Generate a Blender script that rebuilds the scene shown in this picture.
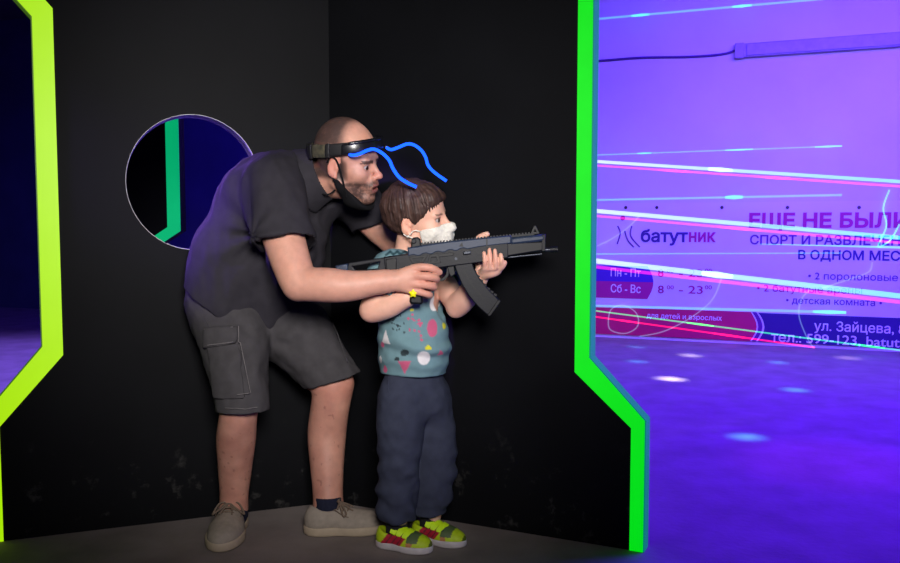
import bpy, bmesh, math, random
import numpy as np
from mathutils import Vector, Matrix
from mathutils.geometry import delaunay_2d_cdt

for o in list(bpy.data.objects):
    bpy.data.objects.remove(o)
scene = bpy.context.scene
C = scene.collection
random.seed(4)

# ------------------------------------------------------------------ camera
FPX = 850.0                      # focal length in pixels of a 900 px wide frame
PITCH = math.atan(56.5 / FPX)
CAM = Vector((0, 0, 1.0))
cd = bpy.data.cameras.new('camera')
cd.sensor_width = 36.0
cd.lens = 36.0 * FPX / 900.0
cd.clip_start = 0.05
cam = bpy.data.objects.new('camera', cd)
C.objects.link(cam)
cam.location = CAM
cam.rotation_euler = (math.pi / 2 - PITCH, 0, 0)
scene.camera = cam

# ------------------------------------------------------------------ world, lights, exposure
world = bpy.data.worlds.new('world')
scene.world = world
world.use_nodes = True
wb = world.node_tree.nodes['Background']
wb.inputs[0].default_value = (0.25, 0.22, 0.6, 1)
wb.inputs[1].default_value = 0.02
vs = scene.view_settings
vs.view_transform = 'Standard'
vs.look = 'None'
vs.exposure = 0.0
vs.gamma = 1.0
vs.use_curve_mapping = False


def light(name, kind, loc, target, energy, color, size=0.5, size_y=None, **kw):
    d = bpy.data.lights.new(name, kind)
    d.energy = energy
    d.color = color
    if kind == 'AREA':
        d.size = size
        if size_y:
            d.shape = 'RECTANGLE'
            d.size_y = size_y
    else:
        d.shadow_soft_size = size
    for k, v in kw.items():
        setattr(d, k, v)
    o = bpy.data.objects.new(name, d)
    C.objects.link(o)
    o.location = loc
    v = Vector(target) - Vector(loc)
    o.rotation_euler = v.to_track_quat('-Z', 'Y').to_euler()
    return o


# photographer's softened flash, up and to the right of the camera, snooted on the two people
light('flash_lamp', 'SPOT', (0.16, -0.10, 1.62), (-0.34, 2.75, 1.06), 430, (1.0, 0.95, 0.93), 0.32,
      spot_size=math.radians(50), spot_blend=1.0)
# ultraviolet battens of the arena behind the partitions, plus two added violet fills
light('uv_batten_right', 'AREA', (2.6, 4.3, 3.3), (2.9, 5.2, 0.0), 700, (0.09, 0.008, 1.0), 3.0, 2.0)
light('uv_batten_wall', 'AREA', (2.4, 3.6, 2.7), (2.6, 7.4, 1.1), 52, (0.26, 0.19, 0.86), 3.0, 0.6, spread=math.radians(95))
light('uv_lamp_left', 'SPOT', (-2.9, 5.4, 3.3), (-3.0, 5.6, 0.0), 1100, (0.22, 0.12, 1.0), 0.3,
      spot_size=math.radians(78), spot_blend=0.6)
light('violet_fill_side', 'SPOT', (-3.3, 1.7, 2.0), (-0.80, 2.78, 1.06), 1300, (0.30, 0.15, 1.0), 0.1,  # added fill on the camera side, tints the man's back violet
      spot_size=math.radians(13), spot_blend=0.8)
light('blue_wall_lamp', 'SPOT', (-0.3, 5.4, 2.9), (-1.9, 8.6, 1.3), 260, (0.02, 0.02, 1.0), 0.1,
      spot_size=math.radians(60), spot_blend=0.6)
light('violet_fill_hole', 'SPOT', (-2.1, 4.9, 2.0), (-0.80, 2.85, 1.02), 380, (0.30, 0.12, 1.0), 0.08,  # added fill shining through the hole to put violet on the man's back
      spot_size=math.radians(26), spot_blend=0.5)


# ------------------------------------------------------------------ helpers
def at(px, py, Y):
    """world point that lies at depth Y where the sight line of a photo pixel crosses it"""
    cp, sp = math.cos(PITCH), math.sin(PITCH)
    a, b = (px - 450) / FPX, (281.5 - py) / FPX
    d = Vector((a, cp + sp * b, -sp + cp * b))
    return CAM + d * (Y / d.y)


def A(px, py, Y):
    return np.array(at(px, py, Y), dtype=np.float64)


def lin(r, g, b):
    f = lambda c: ((c / 255 + 0.055) / 1.055) ** 2.4 if c > 10 else c / 255 / 12.92
    return (f(r), f(g), f(b), 1.0)


def mat(name, color, rough=0.6, noise=0.0, nscale=20, bump=0.0, bscale=60, emit=None, estr=0.0,
        attr=False, spec=0.5, metal=0.0, sss=0.0, color2=None, detail=4.0):
    m = bpy.data.materials.new(name)
    m.use_nodes = True
    nt = m.node_tree
    p = nt.nodes['Principled BSDF']
    p.inputs['Base Color'].default_value = color
    p.inputs['Roughness'].default_value = rough
    p.inputs['Specular IOR Level'].default_value = spec
    p.inputs['Metallic'].default_value = metal
    if sss:
        p.inputs['Subsurface Weight'].default_value = sss
        p.inputs['Subsurface Radius'].default_value = (0.012, 0.005, 0.003)
        p.inputs['Subsurface Scale'].default_value = 0.6
    tc = nt.nodes.new('ShaderNodeTexCoord')
    src = None
    if attr:
        at_ = nt.nodes.new('ShaderNodeAttribute')
        at_.attribute_name = 'Col'
        src = at_.outputs['Color']
    if noise or color2:
        n = nt.nodes.new('ShaderNodeTexNoise')
        n.inputs['Scale'].default_value = nscale
        n.inputs['Detail'].default_value = detail
        nt.links.new(tc.outputs['Object'], n.inputs['Vector'])
        mx = nt.nodes.new('ShaderNodeMix')
        mx.data_type = 'RGBA'
        if color2:
            rp = nt.nodes.new('ShaderNodeMapRange')
            rp.inputs[1].default_value = 0.35
            rp.inputs[2].default_value = 0.7
            nt.links.new(n.outputs['Fac'], rp.inputs[0])
            nt.links.new(rp.outputs[0], mx.inputs[0])
            mx.inputs[7].default_value = color2
            if src:
                nt.links.new(src, mx.inputs[6])
            else:
                mx.inputs[6].default_value = color
        else:
            mx.blend_type = 'MULTIPLY'
            mx.inputs[0].default_value = 1.0
            rp = nt.nodes.new('ShaderNodeMapRange')
            rp.inputs[1].default_value = 0.3
            rp.inputs[2].default_value = 0.7
            rp.inputs[3].default_value = 1 - noise
            rp.inputs[4].default_value = 1 + noise
            nt.links.new(n.outputs['Fac'], rp.inputs[0])
            if src:
                nt.links.new(src, mx.inputs[6])
            else:
                mx.inputs[6].default_value = color
            nt.links.new(rp.outputs[0], mx.inputs[7])
        src = mx.outputs[2]
    if src:
        nt.links.new(src, p.inputs['Base Color'])
    if bump:
        n2 = nt.nodes.new('ShaderNodeTexNoise')
        n2.inputs['Scale'].default_value = bscale
        n2.inputs['Detail'].default_value = 3
        nt.links.new(tc.outputs['Object'], n2.inputs['Vector'])
        bp = nt.nodes.new('ShaderNodeBump')
        bp.inputs['Strength'].default_value = bump
        bp.inputs['Distance'].default_value = 0.004
        nt.links.new(n2.outputs['Fac'], bp.inputs['Height'])
        nt.links.new(bp.outputs['Normal'], p.inputs['Normal'])
    if emit:
        p.inputs['Emission Color'].default_value = emit
        p.inputs['Emission Strength'].default_value = estr
    return m


def link(name, me, m=None, parent=None, smooth=False):
    o = bpy.data.objects.new(name, me)
    C.objects.link(o)
    if m:
        me.materials.clear()
        me.materials.append(m)
    if smooth:
        me.polygons.foreach_set('use_smooth', np.ones(len(me.polygons), dtype=bool))
    if parent is not None:
        o.parent = parent
        o.matrix_parent_inverse = parent.matrix_basis.inverted()
    return o


def tag(o, label=None, cat=None, group=None, kind=None):
    if label: o['label'] = label
    if cat: o['category'] = cat
    if group: o['group'] = group
    if kind: o['kind'] = kind
    elif cat: o['kind'] = 'thing'
    return o


def empty(name, loc, label, cat, group=None):
    o = bpy.data.objects.new(name, None)
    C.objects.link(o)
    o.location = loc
    o.empty_display_size = 0.05
    return tag(o, label, cat, group)


def bm_obj(name, bm, m, parent=None, smooth=False):
    me = bpy.data.meshes.new(name)
    bm.normal_update()
    bm.to_mesh(me)
    bm.free()
    return link(name, me, m, parent, smooth)


def curve_mesh(name, cu, M):
    o = bpy.data.objects.new('tmp', cu)
    C.objects.link(o)
    dg = bpy.context.evaluated_depsgraph_get()
    dg.update()
    me = bpy.data.meshes.new_from_object(o.evaluated_get(dg))
    me.name = name
    bpy.data.objects.remove(o)
    bpy.data.curves.remove(cu)
    me.transform(M)
    return me


def plate(name, loops, thick, M, m, parent=None, bevel=0.0, smooth=False):
    """flat outline(s) in local xy, extruded +-thick/2 along local z (inner loops are holes)"""
    cu = bpy.data.curves.new('tmp', 'CURVE')
    cu.dimensions = '2D'
    cu.fill_mode = 'BOTH'
    cu.extrude = max(thick / 2 - bevel, 1e-4)
    cu.bevel_depth = bevel
    cu.bevel_resolution = 1
    if bevel:
        cu.offset = -bevel
    for lp in loops:
        s = cu.splines.new('POLY')
        s.points.add(len(lp) - 1)
        for i, q in enumerate(lp):
            s.points[i].co = (q[0], q[1], 0, 1)
        s.use_cyclic_u = True
    return link(name, curve_mesh(name, cu, M), m, parent, smooth)


def tube(name, pts, r, m, parent=None, res=3, smooth_path=True, radii=None, cyclic=False):
    cu = bpy.data.curves.new('tmp', 'CURVE')
    cu.dimensions = '3D'
    cu.bevel_depth = r
    cu.bevel_resolution = res
    cu.use_fill_caps = True
    s = cu.splines.new('POLY')
    P = [np.array(p, dtype=float) for p in pts]
    if smooth_path and len(P) > 2:
        P = spline(P, 8, cyclic)
    s.points.add(len(P) - 1)
    for i, q in enumerate(P):
        s.points[i].co = (*q, 1)
        if radii is not None:
            s.points[i].radius = np.interp(i / (len(P) - 1), np.linspace(0, 1, len(radii)), radii)
    s.use_cyclic_u = cyclic
    return link(name, curve_mesh(name, cu, Matrix()), m, parent, True)


def spline(P, n, cyclic=False):
    out = []
    N = len(P)
    rng = range(N if cyclic else N - 1)
    g = lambda i: P[i % N] if cyclic else P[min(max(i, 0), N - 1)]
    for i in rng:
        p0, p1, p2, p3 = g(i - 1), g(i), g(i + 1), g(i + 2)
        for k in range(n):
            t = k / n
            out.append(0.5 * (2 * p1 + (p2 - p0) * t + (2 * p0 - 5 * p1 + 4 * p2 - p3) * t * t + (3 * p1 - p0 - 3 * p2 + p3) * t ** 3))
    if not cyclic:
        out.append(P[-1])
    return out


def bm_box(bm, c, h, R=None):
    vs_ = []
    for i in (-1, 1):
        for j in (-1, 1):
            for k in (-1, 1):
                v = Vector((i * h[0], j * h[1], k * h[2]))
                if R: v = R @ v
                vs_.append(bm.verts.new(Vector(c) + v))
    for f in ((0, 1, 3, 2), (4, 6, 7, 5), (0, 4, 5, 1), (2, 3, 7, 6), (0, 2, 6, 4), (1, 5, 7, 3)):
        bm.faces.new([vs_[i] for i in f])
    return vs_


def box(name, c, h, m, parent=None, R=None, bevel=0.0):
    bm = bmesh.new()
    bm_box(bm, c, h, R)
    if bevel:
        bmesh.ops.bevel(bm, geom=bm.edges[:], offset=bevel, segments=2, affect='EDGES', profile=0.5)
    return bm_obj(name, bm, m, parent)


# ------------------------------------------------------------------ implicit modelling
class Prim:
    def __init__(s, f, c, r, g=None):
        s.f, s.c, s.r, s.g = f, np.asarray(c, float), float(r), g

    def __call__(s, P):
        return s.f(P)


def ell(c, r, R=None):
    c = np.asarray(c, np.float32); r = np.asarray(r, np.float32)
    Rm = None if R is None else np.asarray(R, np.float32)

    def f(P):
        q = P - c
        if Rm is not None: q = q @ Rm
        a = q / r
        k0 = np.sqrt((a * a).sum(1)) + 1e-9
        b = a / r
        k1 = np.sqrt((b * b).sum(1)) + 1e-9
        return k0 * (k0 - 1) / k1
    return Prim(f, c, r.max())


def cap(a, b, ra, rb=None):
    if rb is None: rb = ra
    a = np.asarray(a, np.float32); b = np.asarray(b, np.float32)
    d = b - a
    L2 = float((d * d).sum()) + 1e-12

    def f(P):
        q = P - a
        t = np.clip((q @ d) / L2, 0, 1)
        e = q - t[:, None] * d
        return np.sqrt((e * e).sum(1)) - (ra + (rb - ra) * t)
    return Prim(f, (a + b) / 2, math.sqrt(L2) / 2 + max(ra, rb))


def ecap(a, b, ea, eb, w):
    """tapered limb of elliptic section: e = (radius along w, radius across w)"""
    a = np.asarray(a, np.float32); b = np.asarray(b, np.float32)
    d = b - a; L = float(np.linalg.norm(d)); dn = d / L
    w = np.asarray(w, np.float32); w = w - dn * (w @ dn); w = w / np.linalg.norm(w)
    v = np.cross(dn, w)

    def f(P):
        q = P - a
        tt = q @ dn
        t = np.clip(tt / L, 0, 1)
        ru = ea[0] + (eb[0] - ea[0]) * t
        rv = ea[1] + (eb[1] - ea[1]) * t
        ex = tt - t * L
        x, y, z = (q @ w) / ru, (q @ v) / rv, ex / np.minimum(ru, rv)
        k0 = np.sqrt(x * x + y * y + z * z) + 1e-9
        k1 = np.sqrt((x / ru) ** 2 + (y / rv) ** 2 + (z / np.minimum(ru, rv)) ** 2) + 1e-9
        return k0 * (k0 - 1) / k1
    return Prim(f, (a + b) / 2, L / 2 + max(*ea, *eb))


def rbox(c, h, R=None, rad=0.003):
    c = np.asarray(c, np.float32); h = np.asarray(h, np.float32) - rad
    Rm = None if R is None else np.asarray(R, np.float32)

    def f(P):
        q = P - c
        if Rm is not None: q = q @ Rm
        q = np.abs(q) - h
        return np.sqrt((np.maximum(q, 0) ** 2).sum(1)) + np.minimum(q.max(1), 0) - rad
    return Prim(f, c, float(np.linalg.norm(h + rad)))


def half(p, n):
    """half space on the side n points away from: negative where (P-p).n < 0"""
    p = np.asarray(p, np.float32); n = np.asarray(n, np.float32); n = n / np.linalg.norm(n)
    return Prim(lambda P: (P - p) @ n, p, 1e3)


class Field:
    def __init__(s, ops=None):
        s.ops = list(ops) if ops else []

    def u(s, p, k=0.0): s.ops.append(('u', p, k)); return s
    def s(s, p, k=0.0): s.ops.append(('s', p, k)); return s
    def i(s, p, k=0.0): s.ops.append(('i', p, k)); return s

    def chain(s, pts, k=0.01):
        for (a, ra), (b, rb) in zip(pts[:-1], pts[1:]):
            s.u(cap(a, b, ra, rb), k)
        return s

    def ev(s, P, bc=None, br=0.0):
        D = np.full(len(P), 0.25, np.float32)
        for op, p, k in s.ops:
            if bc is not None and op != 'i' and np.linalg.norm(p.c - bc) - p.r - br > 0.07 + k:
                continue
            d = p.g(P, bc, br) if (bc is not None and p.g) else p(P)
            if op == 'u':
                if k:
                    h = np.maximum(k - np.abs(D - d), 0) / k
                    D = np.minimum(D, d) - h * h * k * 0.25
                else:
                    D = np.minimum(D, d)
            else:
                if op == 's': d = -d
                if k:
                    h = np.maximum(k - np.abs(D - d), 0) / k
                    D = np.maximum(D, d) + h * h * k * 0.25
                else:
                    D = np.maximum(D, d)
        return D

    def prim(s, c, r, off=0.0):
        return Prim(lambda P: s.ev(P) - off, c, r, lambda P, bc, br: s.ev(P, bc, br) - off)

    def local(s, c, R, sc, r, off=0.0):
        """this field seen from world space: local = (P-c)@R / sc"""
        c32 = np.asarray(c, np.float32); R32 = np.asarray(R, np.float32)
        cf, Rf = np.asarray(c, float), np.asarray(R, float)
        tr = lambda P: ((P - c32) @ R32) / np.float32(sc)
        return Prim(lambda P: s.ev(tr(P)) * sc - off, c, r,
                    lambda P, bc, br: s.ev(tr(P), ((bc - cf) @ Rf) / sc, br / sc) * sc - off)


def polygonise(fld, lo, hi, h, B=16):
    lo = np.asarray(lo, float); hi = np.asarray(hi, float)
    n = (np.ceil((hi - lo) / h / B).astype(int)) * B + 1
    nb = (n - 1) // B
    F = np.ones(n, np.float32)
    bi = np.stack(np.meshgrid(*[np.arange(k) for k in nb], indexing='ij'), -1).reshape(-1, 3)
    cen = lo + (bi + 0.5) * B * h
    dc = fld.ev(cen.astype(np.float32))
    br = B * h * 0.5 * math.sqrt(3)
    g = np.arange(B + 1)
    loc = np.stack(np.meshgrid(g, g, g, indexing='ij'), -1).reshape(-1, 3)
    for b, c, d in zip(bi, cen, dc):
        sl = tuple(slice(x * B, x * B + B + 1) for x in b)
        if abs(d) > br * 1.15 + 0.006:
            if d < 0: F[sl] = np.minimum(F[sl], -1)
            continue
    for b, c, d in zip(bi, cen, dc):
        if abs(d) > br * 1.15 + 0.006: continue
        sl = tuple(slice(x * B, x * B + B + 1) for x in b)
        P = (lo + (loc + b * B) * h).astype(np.float32)
        F[sl] = fld.ev(P, c, br).reshape(B + 1, B + 1, B + 1)
    ins = F < 0
    cnt = np.zeros(np.array(F.shape) - 1, np.int8)
    offs = [(i, j, k) for i in (0, 1) for j in (0, 1) for k in (0, 1)]
    nx, ny, nz = cnt.shape
    for i, j, k in offs:
        cnt += ins[i:i + nx, j:j + ny, k:k + nz]
    ids = np.argwhere((cnt > 0) & (cnt < 8))
    idx = np.full(cnt.shape, -1, np.int32)
    idx[tuple(ids.T)] = np.arange(len(ids))
    val = {o: F[ids[:, 0] + o[0], ids[:, 1] + o[1], ids[:, 2] + o[2]] for o in offs}
    acc = np.zeros((len(ids), 3)); num = np.zeros(len(ids))
    for a in offs:
        for ax in range(3):
            if a[ax]: continue
            b = list(a); b[ax] = 1; b = tuple(b)
            va, vb = val[a], val[b]
            mk = (va < 0) != (vb < 0)
            t = np.where(mk, va / np.where(mk, va - vb, 1), 0)
            pos = np.tile(np.array(a, float), (len(ids), 1))
            pos[:, ax] += t
            acc += pos * mk[:, None]; num += mk
    V = lo + h * (ids + acc / num[:, None])
    Q = []
    for ax in range(3):
        sh = [slice(None)] * 3
        s0, s1 = list(sh), list(sh)
        s0[ax] = slice(0, -1); s1[ax] = slice(1, None)
        a, b = ins[tuple(s0)], ins[tuple(s1)]
        e = np.argwhere(a != b)
        u, v = (ax + 1) % 3, (ax + 2) % 3
        ok = (e[:, u] > 0) & (e[:, v] > 0) & (e[:, u] < F.shape[u] - 1) & (e[:, v] < F.shape[v] - 1)
        e = e[ok]
        fl = a[tuple(e.T)]
        def cell(du, dv):
            q = e.copy(); q[:, u] -= du; q[:, v] -= dv
            return idx[tuple(q.T)]
        q = np.stack([cell(1, 1), cell(0, 1), cell(0, 0), cell(1, 0)], 1)
        q[~fl] = q[~fl][:, ::-1]
        Q.append(q)
    Q = np.concatenate(Q)
    Q = Q[(Q >= 0).all(1)]
    return V, Q


def vnoise(P, s=1.0, seed=0):
    P = P * s + 37.3 + seed * 11.7
    i = np.floor(P).astype(np.int64); f = P - i
    f = f * f * (3 - 2 * f)
    def hsh(x, y, z):
        n = (x * 73856093) ^ (y * 19349663) ^ (z * 83492791) ^ (seed * 2654435)
        n = (n ^ (n >> 13)) * 1274126177
        return ((n ^ (n >> 16)) & 0xffff) / 65535.0
    r = 0
    for a in (0, 1):
        for b in (0, 1):
            for c in (0, 1):
                w = (f[:, 0] if a else 1 - f[:, 0]) * (f[:, 1] if b else 1 - f[:, 1]) * (f[:, 2] if c else 1 - f[:, 2])
                r = r + w * hsh(i[:, 0] + a, i[:, 1] + b, i[:, 2] + c)
    return r * 2 - 1


def sdf_obj(name, fld, lo, hi, h, m, parent=None, disp=None, color=None, relax=1):
    V, Q = polygonise(fld, lo, hi, h)
    if relax:
        for _ in range(relax):
            S = np.zeros_like(V); N = np.zeros(len(V))
            for i in range(4):
                a, b = Q[:, i], Q[:, (i + 1) % 4]
                for x, y in ((a, b), (b, a)):
                    for ax in range(3):
                        S[:, ax] += np.bincount(x, V[y, ax], len(V))
                    N += np.bincount(x, minlength=len(V))
            V = V * 0.5 + 0.5 * S / np.maximum(N, 1)[:, None]
    me = bpy.data.meshes.new(name)

    def fill():
        me.vertices.foreach_set('co', V.astype(np.float32).ravel())
        me.update()
    me.vertices.add(len(V)); me.loops.add(4 * len(Q)); me.polygons.add(len(Q))
    me.loops.foreach_set('vertex_index', Q.astype(np.int32).ravel())
    me.polygons.foreach_set('loop_start', np.arange(0, 4 * len(Q), 4, dtype=np.int32))
    fill()
    if disp is not None:
        N = np.empty(len(V) * 3, np.float32)
        me.vertex_normals.foreach_get('vector', N)
        N = N.reshape(-1, 3)
        V = V + N * disp(V, N)[:, None]
        fill()
    if color is not None:
        N = np.empty(len(V) * 3, np.float32)
        me.vertex_normals.foreach_get('vector', N)
        col = np.ones((len(V), 4), np.float32)
        col[:, :3] = color(V, N.reshape(-1, 3))
        ca = me.color_attributes.new('Col', 'FLOAT_COLOR', 'POINT')
        ca.data.foreach_set('color', col.ravel())
    return link(name, me, m, parent, True)


def rot(yaw, pitch=0, roll=0):
    r = math.radians
    return np.array(Matrix.Rotation(r(yaw), 3, 'Z') @ Matrix.Rotation(r(roll), 3, 'X') @ Matrix.Rotation(r(pitch), 3, 'Y'))


def sstep(a, b, x):
    t = np.clip((x - a) / (b - a), 0, 1)
    return t * t * (3 - 2 * t)


def mixc(c, new, w):
    return c * (1 - w[:, None]) + np.asarray(new[:3])[None] * w[:, None]


# ------------------------------------------------------------------ setting
def ray(px, py):
    d = at(px, py, 1.0) - CAM
    return d


def ground(px, py):
    d = ray(px, py)
    return CAM + d * (-CAM.z / d.z)


class Plane:
    """upright surface through ground points p and q; s runs from p to q, n faces the camera"""
    def __init__(s, p, q):
        s.p = Vector((p.x, p.y, 0)); s.e = Vector((q.x - p.x, q.y - p.y, 0)).normalized()
        s.n = Vector((s.e.y, -s.e.x, 0))
        if s.n.dot(CAM - s.p) < 0: s.n = -s.n
        s.up = Vector((0, 0, 1))

    def sz(s, px, py):
        d = ray(px, py)
        t = (s.p - CAM).dot(s.n) / d.dot(s.n)
        w = CAM + d * t
        return ((w - s.p).dot(s.e), w.z)

    def M(s, off=0.0, s0=0.0, z0=0.0):
        o = s.p + s.n * off + s.e * s0 + s.up * z0
        n = s.e.cross(s.up)
        return Matrix(((s.e.x, s.up.x, n.x, o.x), (s.e.y, s.up.y, n.y, o.y), (s.e.z, s.up.z, n.z, o.z), (0, 0, 0, 1)))

    def w(s, a, z, off=0.0):
        return s.p + s.e * a + s.up * z + s.n * off


M_floor = mat('concrete', lin(140, 130, 126), 0.75, color2=lin(118, 109, 105), nscale=5.0, bump=0.4, bscale=45, detail=8)
M_wall = mat('white_wall_paint', (0.62, 0.58, 0.66, 1), 0.7, noise=0.05, nscale=2.0, bump=0.1, bscale=30)
M_navy = mat('navy_wall_paint', (0.05, 0.05, 0.16, 1), 0.6, noise=0.15, nscale=3.0)
M_ceil = mat('dark_ceiling_paint', (0.06, 0.06, 0.08, 1), 0.8, noise=0.1)


def black_paint():
    m = mat('black_board_paint', lin(13, 14, 17), 0.6, spec=0.10, noise=0.25, nscale=2.5, bump=0.12, bscale=25)
    nt = m.node_tree
    p = nt.nodes['Principled BSDF']
    # scuffs: a band of rubbed grey marks along the foot of the board
    tc = nt.nodes.new('ShaderNodeTexCoord')
    n = nt.nodes.new('ShaderNodeTexNoise')
    n.inputs['Scale'].default_value = 14
    n.inputs['Detail'].default_value = 8
    n.inputs['Roughness'].default_value = 0.7
    nt.links.new(tc.outputs['Object'], n.inputs['Vector'])
    sp = nt.nodes.new('ShaderNodeSeparateXYZ')
    nt.links.new(tc.outputs['Object'], sp.inputs[0])
    mr = nt.nodes.new('ShaderNodeMapRange')
    mr.inputs[1].default_value = 0.58; mr.inputs[2].default_value = 0.72
    nt.links.new(n.outputs['Fac'], mr.inputs[0])
    mz = nt.nodes.new('ShaderNodeMapRange')
    mz.inputs[1].default_value = 0.36; mz.inputs[2].default_value = 0.12
    nt.links.new(sp.outputs['Z'], mz.inputs[0])
    mu = nt.nodes.new('ShaderNodeMath'); mu.operation = 'MULTIPLY'
    nt.links.new(mr.outputs[0], mu.inputs[0]); nt.links.new(mz.outputs[0], mu.inputs[1])
    m2 = nt.nodes.new('ShaderNodeMath'); m2.operation = 'MULTIPLY'; m2.inputs[1].default_value = 0.22
    nt.links.new(mu.outputs[0], m2.inputs[0])
    mx = nt.nodes.new('ShaderNodeMix'); mx.data_type = 'RGBA'
    old = p.inputs['Base Color'].links[0].from_socket
    nt.links.new(m2.outputs[0], mx.inputs[0]); nt.links.new(old, mx.inputs[6])
    mx.inputs[7].default_value = lin(120, 118, 115)
    nt.links.new(mx.outputs[2], p.inputs['Base Color'])
    return m


M_black = black_paint()
M_raw = mat('raw_board_edge', lin(190, 186, 195), 0.7, noise=0.15, nscale=40)
M_green = mat('fluorescent_green_paint', lin(6, 120, 14), 0.5, noise=0.2, nscale=9, emit=lin(2, 236, 22), estr=0.85)
M_teal = mat('green_edge_paint', lin(4, 70, 50), 0.5, noise=0.2, nscale=9, emit=lin(0, 128, 118), estr=0.8)
M_yellow = mat('fluorescent_yellow_paint', lin(90, 120, 6), 0.5, noise=0.12, nscale=9, emit=lin(180, 243, 6), estr=0.85)
M_olive = mat('yellow_edge_paint', lin(60, 90, 10), 0.5, noise=0.2, nscale=9, emit=lin(70, 110, 12), estr=0.6)
M_green_far = mat('fluorescent_mint_paint', lin(10, 130, 80), 0.5, noise=0.2, nscale=7, emit=lin(5, 190, 120), estr=0.75)


def structure(name, loops, thick, M, m):
    o = plate(name, loops, thick, M, m)
    o['kind'] = 'structure'
    return o


tag(box('floor', (0, 4.0, -0.05), (7.0, 7.0, 0.05), M_floor), kind='structure')
tag(box('ceiling', (0, 4.0, 3.47), (7.0, 7.0, 0.05), M_ceil), kind='structure')
WP = Plane(ground(620, 338), ground(900, 352))          # the far wall
sa = WP.sz(420, 300)[0]
structure('wall_back', [[(sa, 0), (5.2, 0), (5.2, 3.42), (sa, 3.42)]], 0.1, WP.M(-0.05), M_wall)
structure('wall_left', [[(-8.0, 0), (sa - 0.002, 0), (sa - 0.002, 3.42), (-8.0, 3.42)]], 0.1, WP.M(-0.05), M_navy)
tag(box('wall_right', (6.2, 4.0, 1.71), (0.05, 6.9, 1.71), M_wall), kind='structure')

# ---- the two partitions that meet in a corner
K = ground(333, 502)
LP = Plane(K, ground(4, 541))
RP = Plane(K, ground(648, 553))
TH = 0.055


def partition(name, pl, s_in, s_out, f_in, f_out, zc, m_strip, m_edge, label, cat, hole=None, thick=TH, top=True):
    """board from the corner to its stepped free edge; s = narrow edge, f = wide foot and head"""
    z1i, z2i, z3i, z4i = zc[0]           # strip, board side: foot top, narrow bottom, narrow top, head bottom
    z1o, z2o, z3o, z4o = zc[1]           # strip, free side
    H = 2.55
    outer = [(f_out, 0.0), (f_out, z1o), (s_out, z2o), (s_out, z3o), (f_out, z4o), (f_out, H)]
    inner = [(f_in, 0.0), (f_in, z1i), (s_in, z2i), (s_in, z3i), (f_in, z4i), (f_in, H)]
    root = empty(name, pl.p, label, cat)
    loops = [[(0.0, 0.0)] + outer + [(0.0, H)]]
    if hole:
        c, r = hole
        loops.append([(c[0] + 0.955 * r * math.cos(2 * math.pi * k / 64), c[1] + r * math.sin(2 * math.pi * k / 64)) for k in range(64)])
    plate('board', loops, thick, pl.M(-thick / 2), M_black, root)
    o = plate('edge_stripe', [outer + inner[::-1]], 0.003, pl.M(0.002), m_strip, root)
    band = [(a + 0.004, z) for a, z in outer]
    plate('edge_band', [outer + band[::-1]], thick, pl.M(-thick / 2), m_edge, root)
    if hole:
        ring = [(c[0] + 0.955 * (r - 0.002) * math.cos(2 * math.pi * k / 64), c[1] + (r - 0.002) * math.sin(2 * math.pi * k / 64)) for k in range(64)]
        plate('hole_rim', [loops[1], ring], thick * 0.98, pl.M(-thick / 2), M_raw, root)
    return root


l_in = LP.sz(61.5, 300)[0]; l_out = LP.sz(41, 300)[0]
lf_in = LP.sz(1.5, 480)[0]; lf_out = lf_in + (l_out - l_in)
zi = (LP.sz(0, 427)[1], LP.sz(63, 355)[1], LP.sz(48, 8)[1])
zo = (zi[0] + 0.03, zi[1] + 0.03, zi[2] - 0.03)
hc = LP.sz(194.5, 182.5)
hr = abs(LP.sz(190, 114)[1] - hc[1])
partition('partition_panel', LP, l_in, l_out, lf_in, lf_out,
          ((zi[0], zi[1], zi[2], zi[2] + zi[1] - zi[0]), (zo[0] - 0.01, zo[1], zo[2], zo[2] + zo[1] - zo[0])),
          M_yellow, M_olive, 'black board partition with a round hole and a yellow-green edge stripe', 'partition', hole=(hc, hr), thick=0.095)
r_in = RP.sz(576.5, 200)[0]; r_out = RP.sz(591, 200)[0]
rf_in = RP.sz(630.5, 480)[0]; rf_out = RP.sz(644, 480)[0]
zi = (RP.sz(631, 428)[1], RP.sz(577, 372)[1])
zo = (RP.sz(645, 421)[1], RP.sz(592, 358)[1])
partition('partition_panel', RP, r_in, r_out, rf_in, rf_out,
          ((zi[0], zi[1], 1.78, 1.95), (zo[0], zo[1], 1.75, 1.92)),
          M_green, M_teal, 'black board partition with a bright green edge stripe, no hole in it', 'partition')

# ---- a third board deeper in the arena, seen through the round hole
FP = Plane(at(60, 225, 4.7), at(200, 225, 4.45))
f0 = FP.sz(166, 150)[0]; f1 = FP.sz(179, 150)[0]; f2 = FP.sz(140, 260)[0]
za = FP.sz(170, 231)[1]; zb = FP.sz(150, 258)[1]
root = empty('partition_panel', FP.w(f2, 0), 'far black partition with a mint green stripe, seen through the round hole', 'partition')
fl = FP.sz(96, 200)[0]
o_ = [(f2, 0.0), (f2, zb), (f1, za), (f1, 2.4)]
i_ = [(f2 - (f1 - f0), 0.0), (f2 - (f1 - f0), zb + 0.02), (f0, za + 0.02), (f0, 2.4)]
plate('board', [[(fl, 0.0)] + o_ + [(fl, 2.4)]], 0.05, FP.M(-0.025), M_black, root)
plate('edge_stripe', [o_ + i_[::-1]], 0.003, FP.M(0.002), M_green_far, root)

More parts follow.
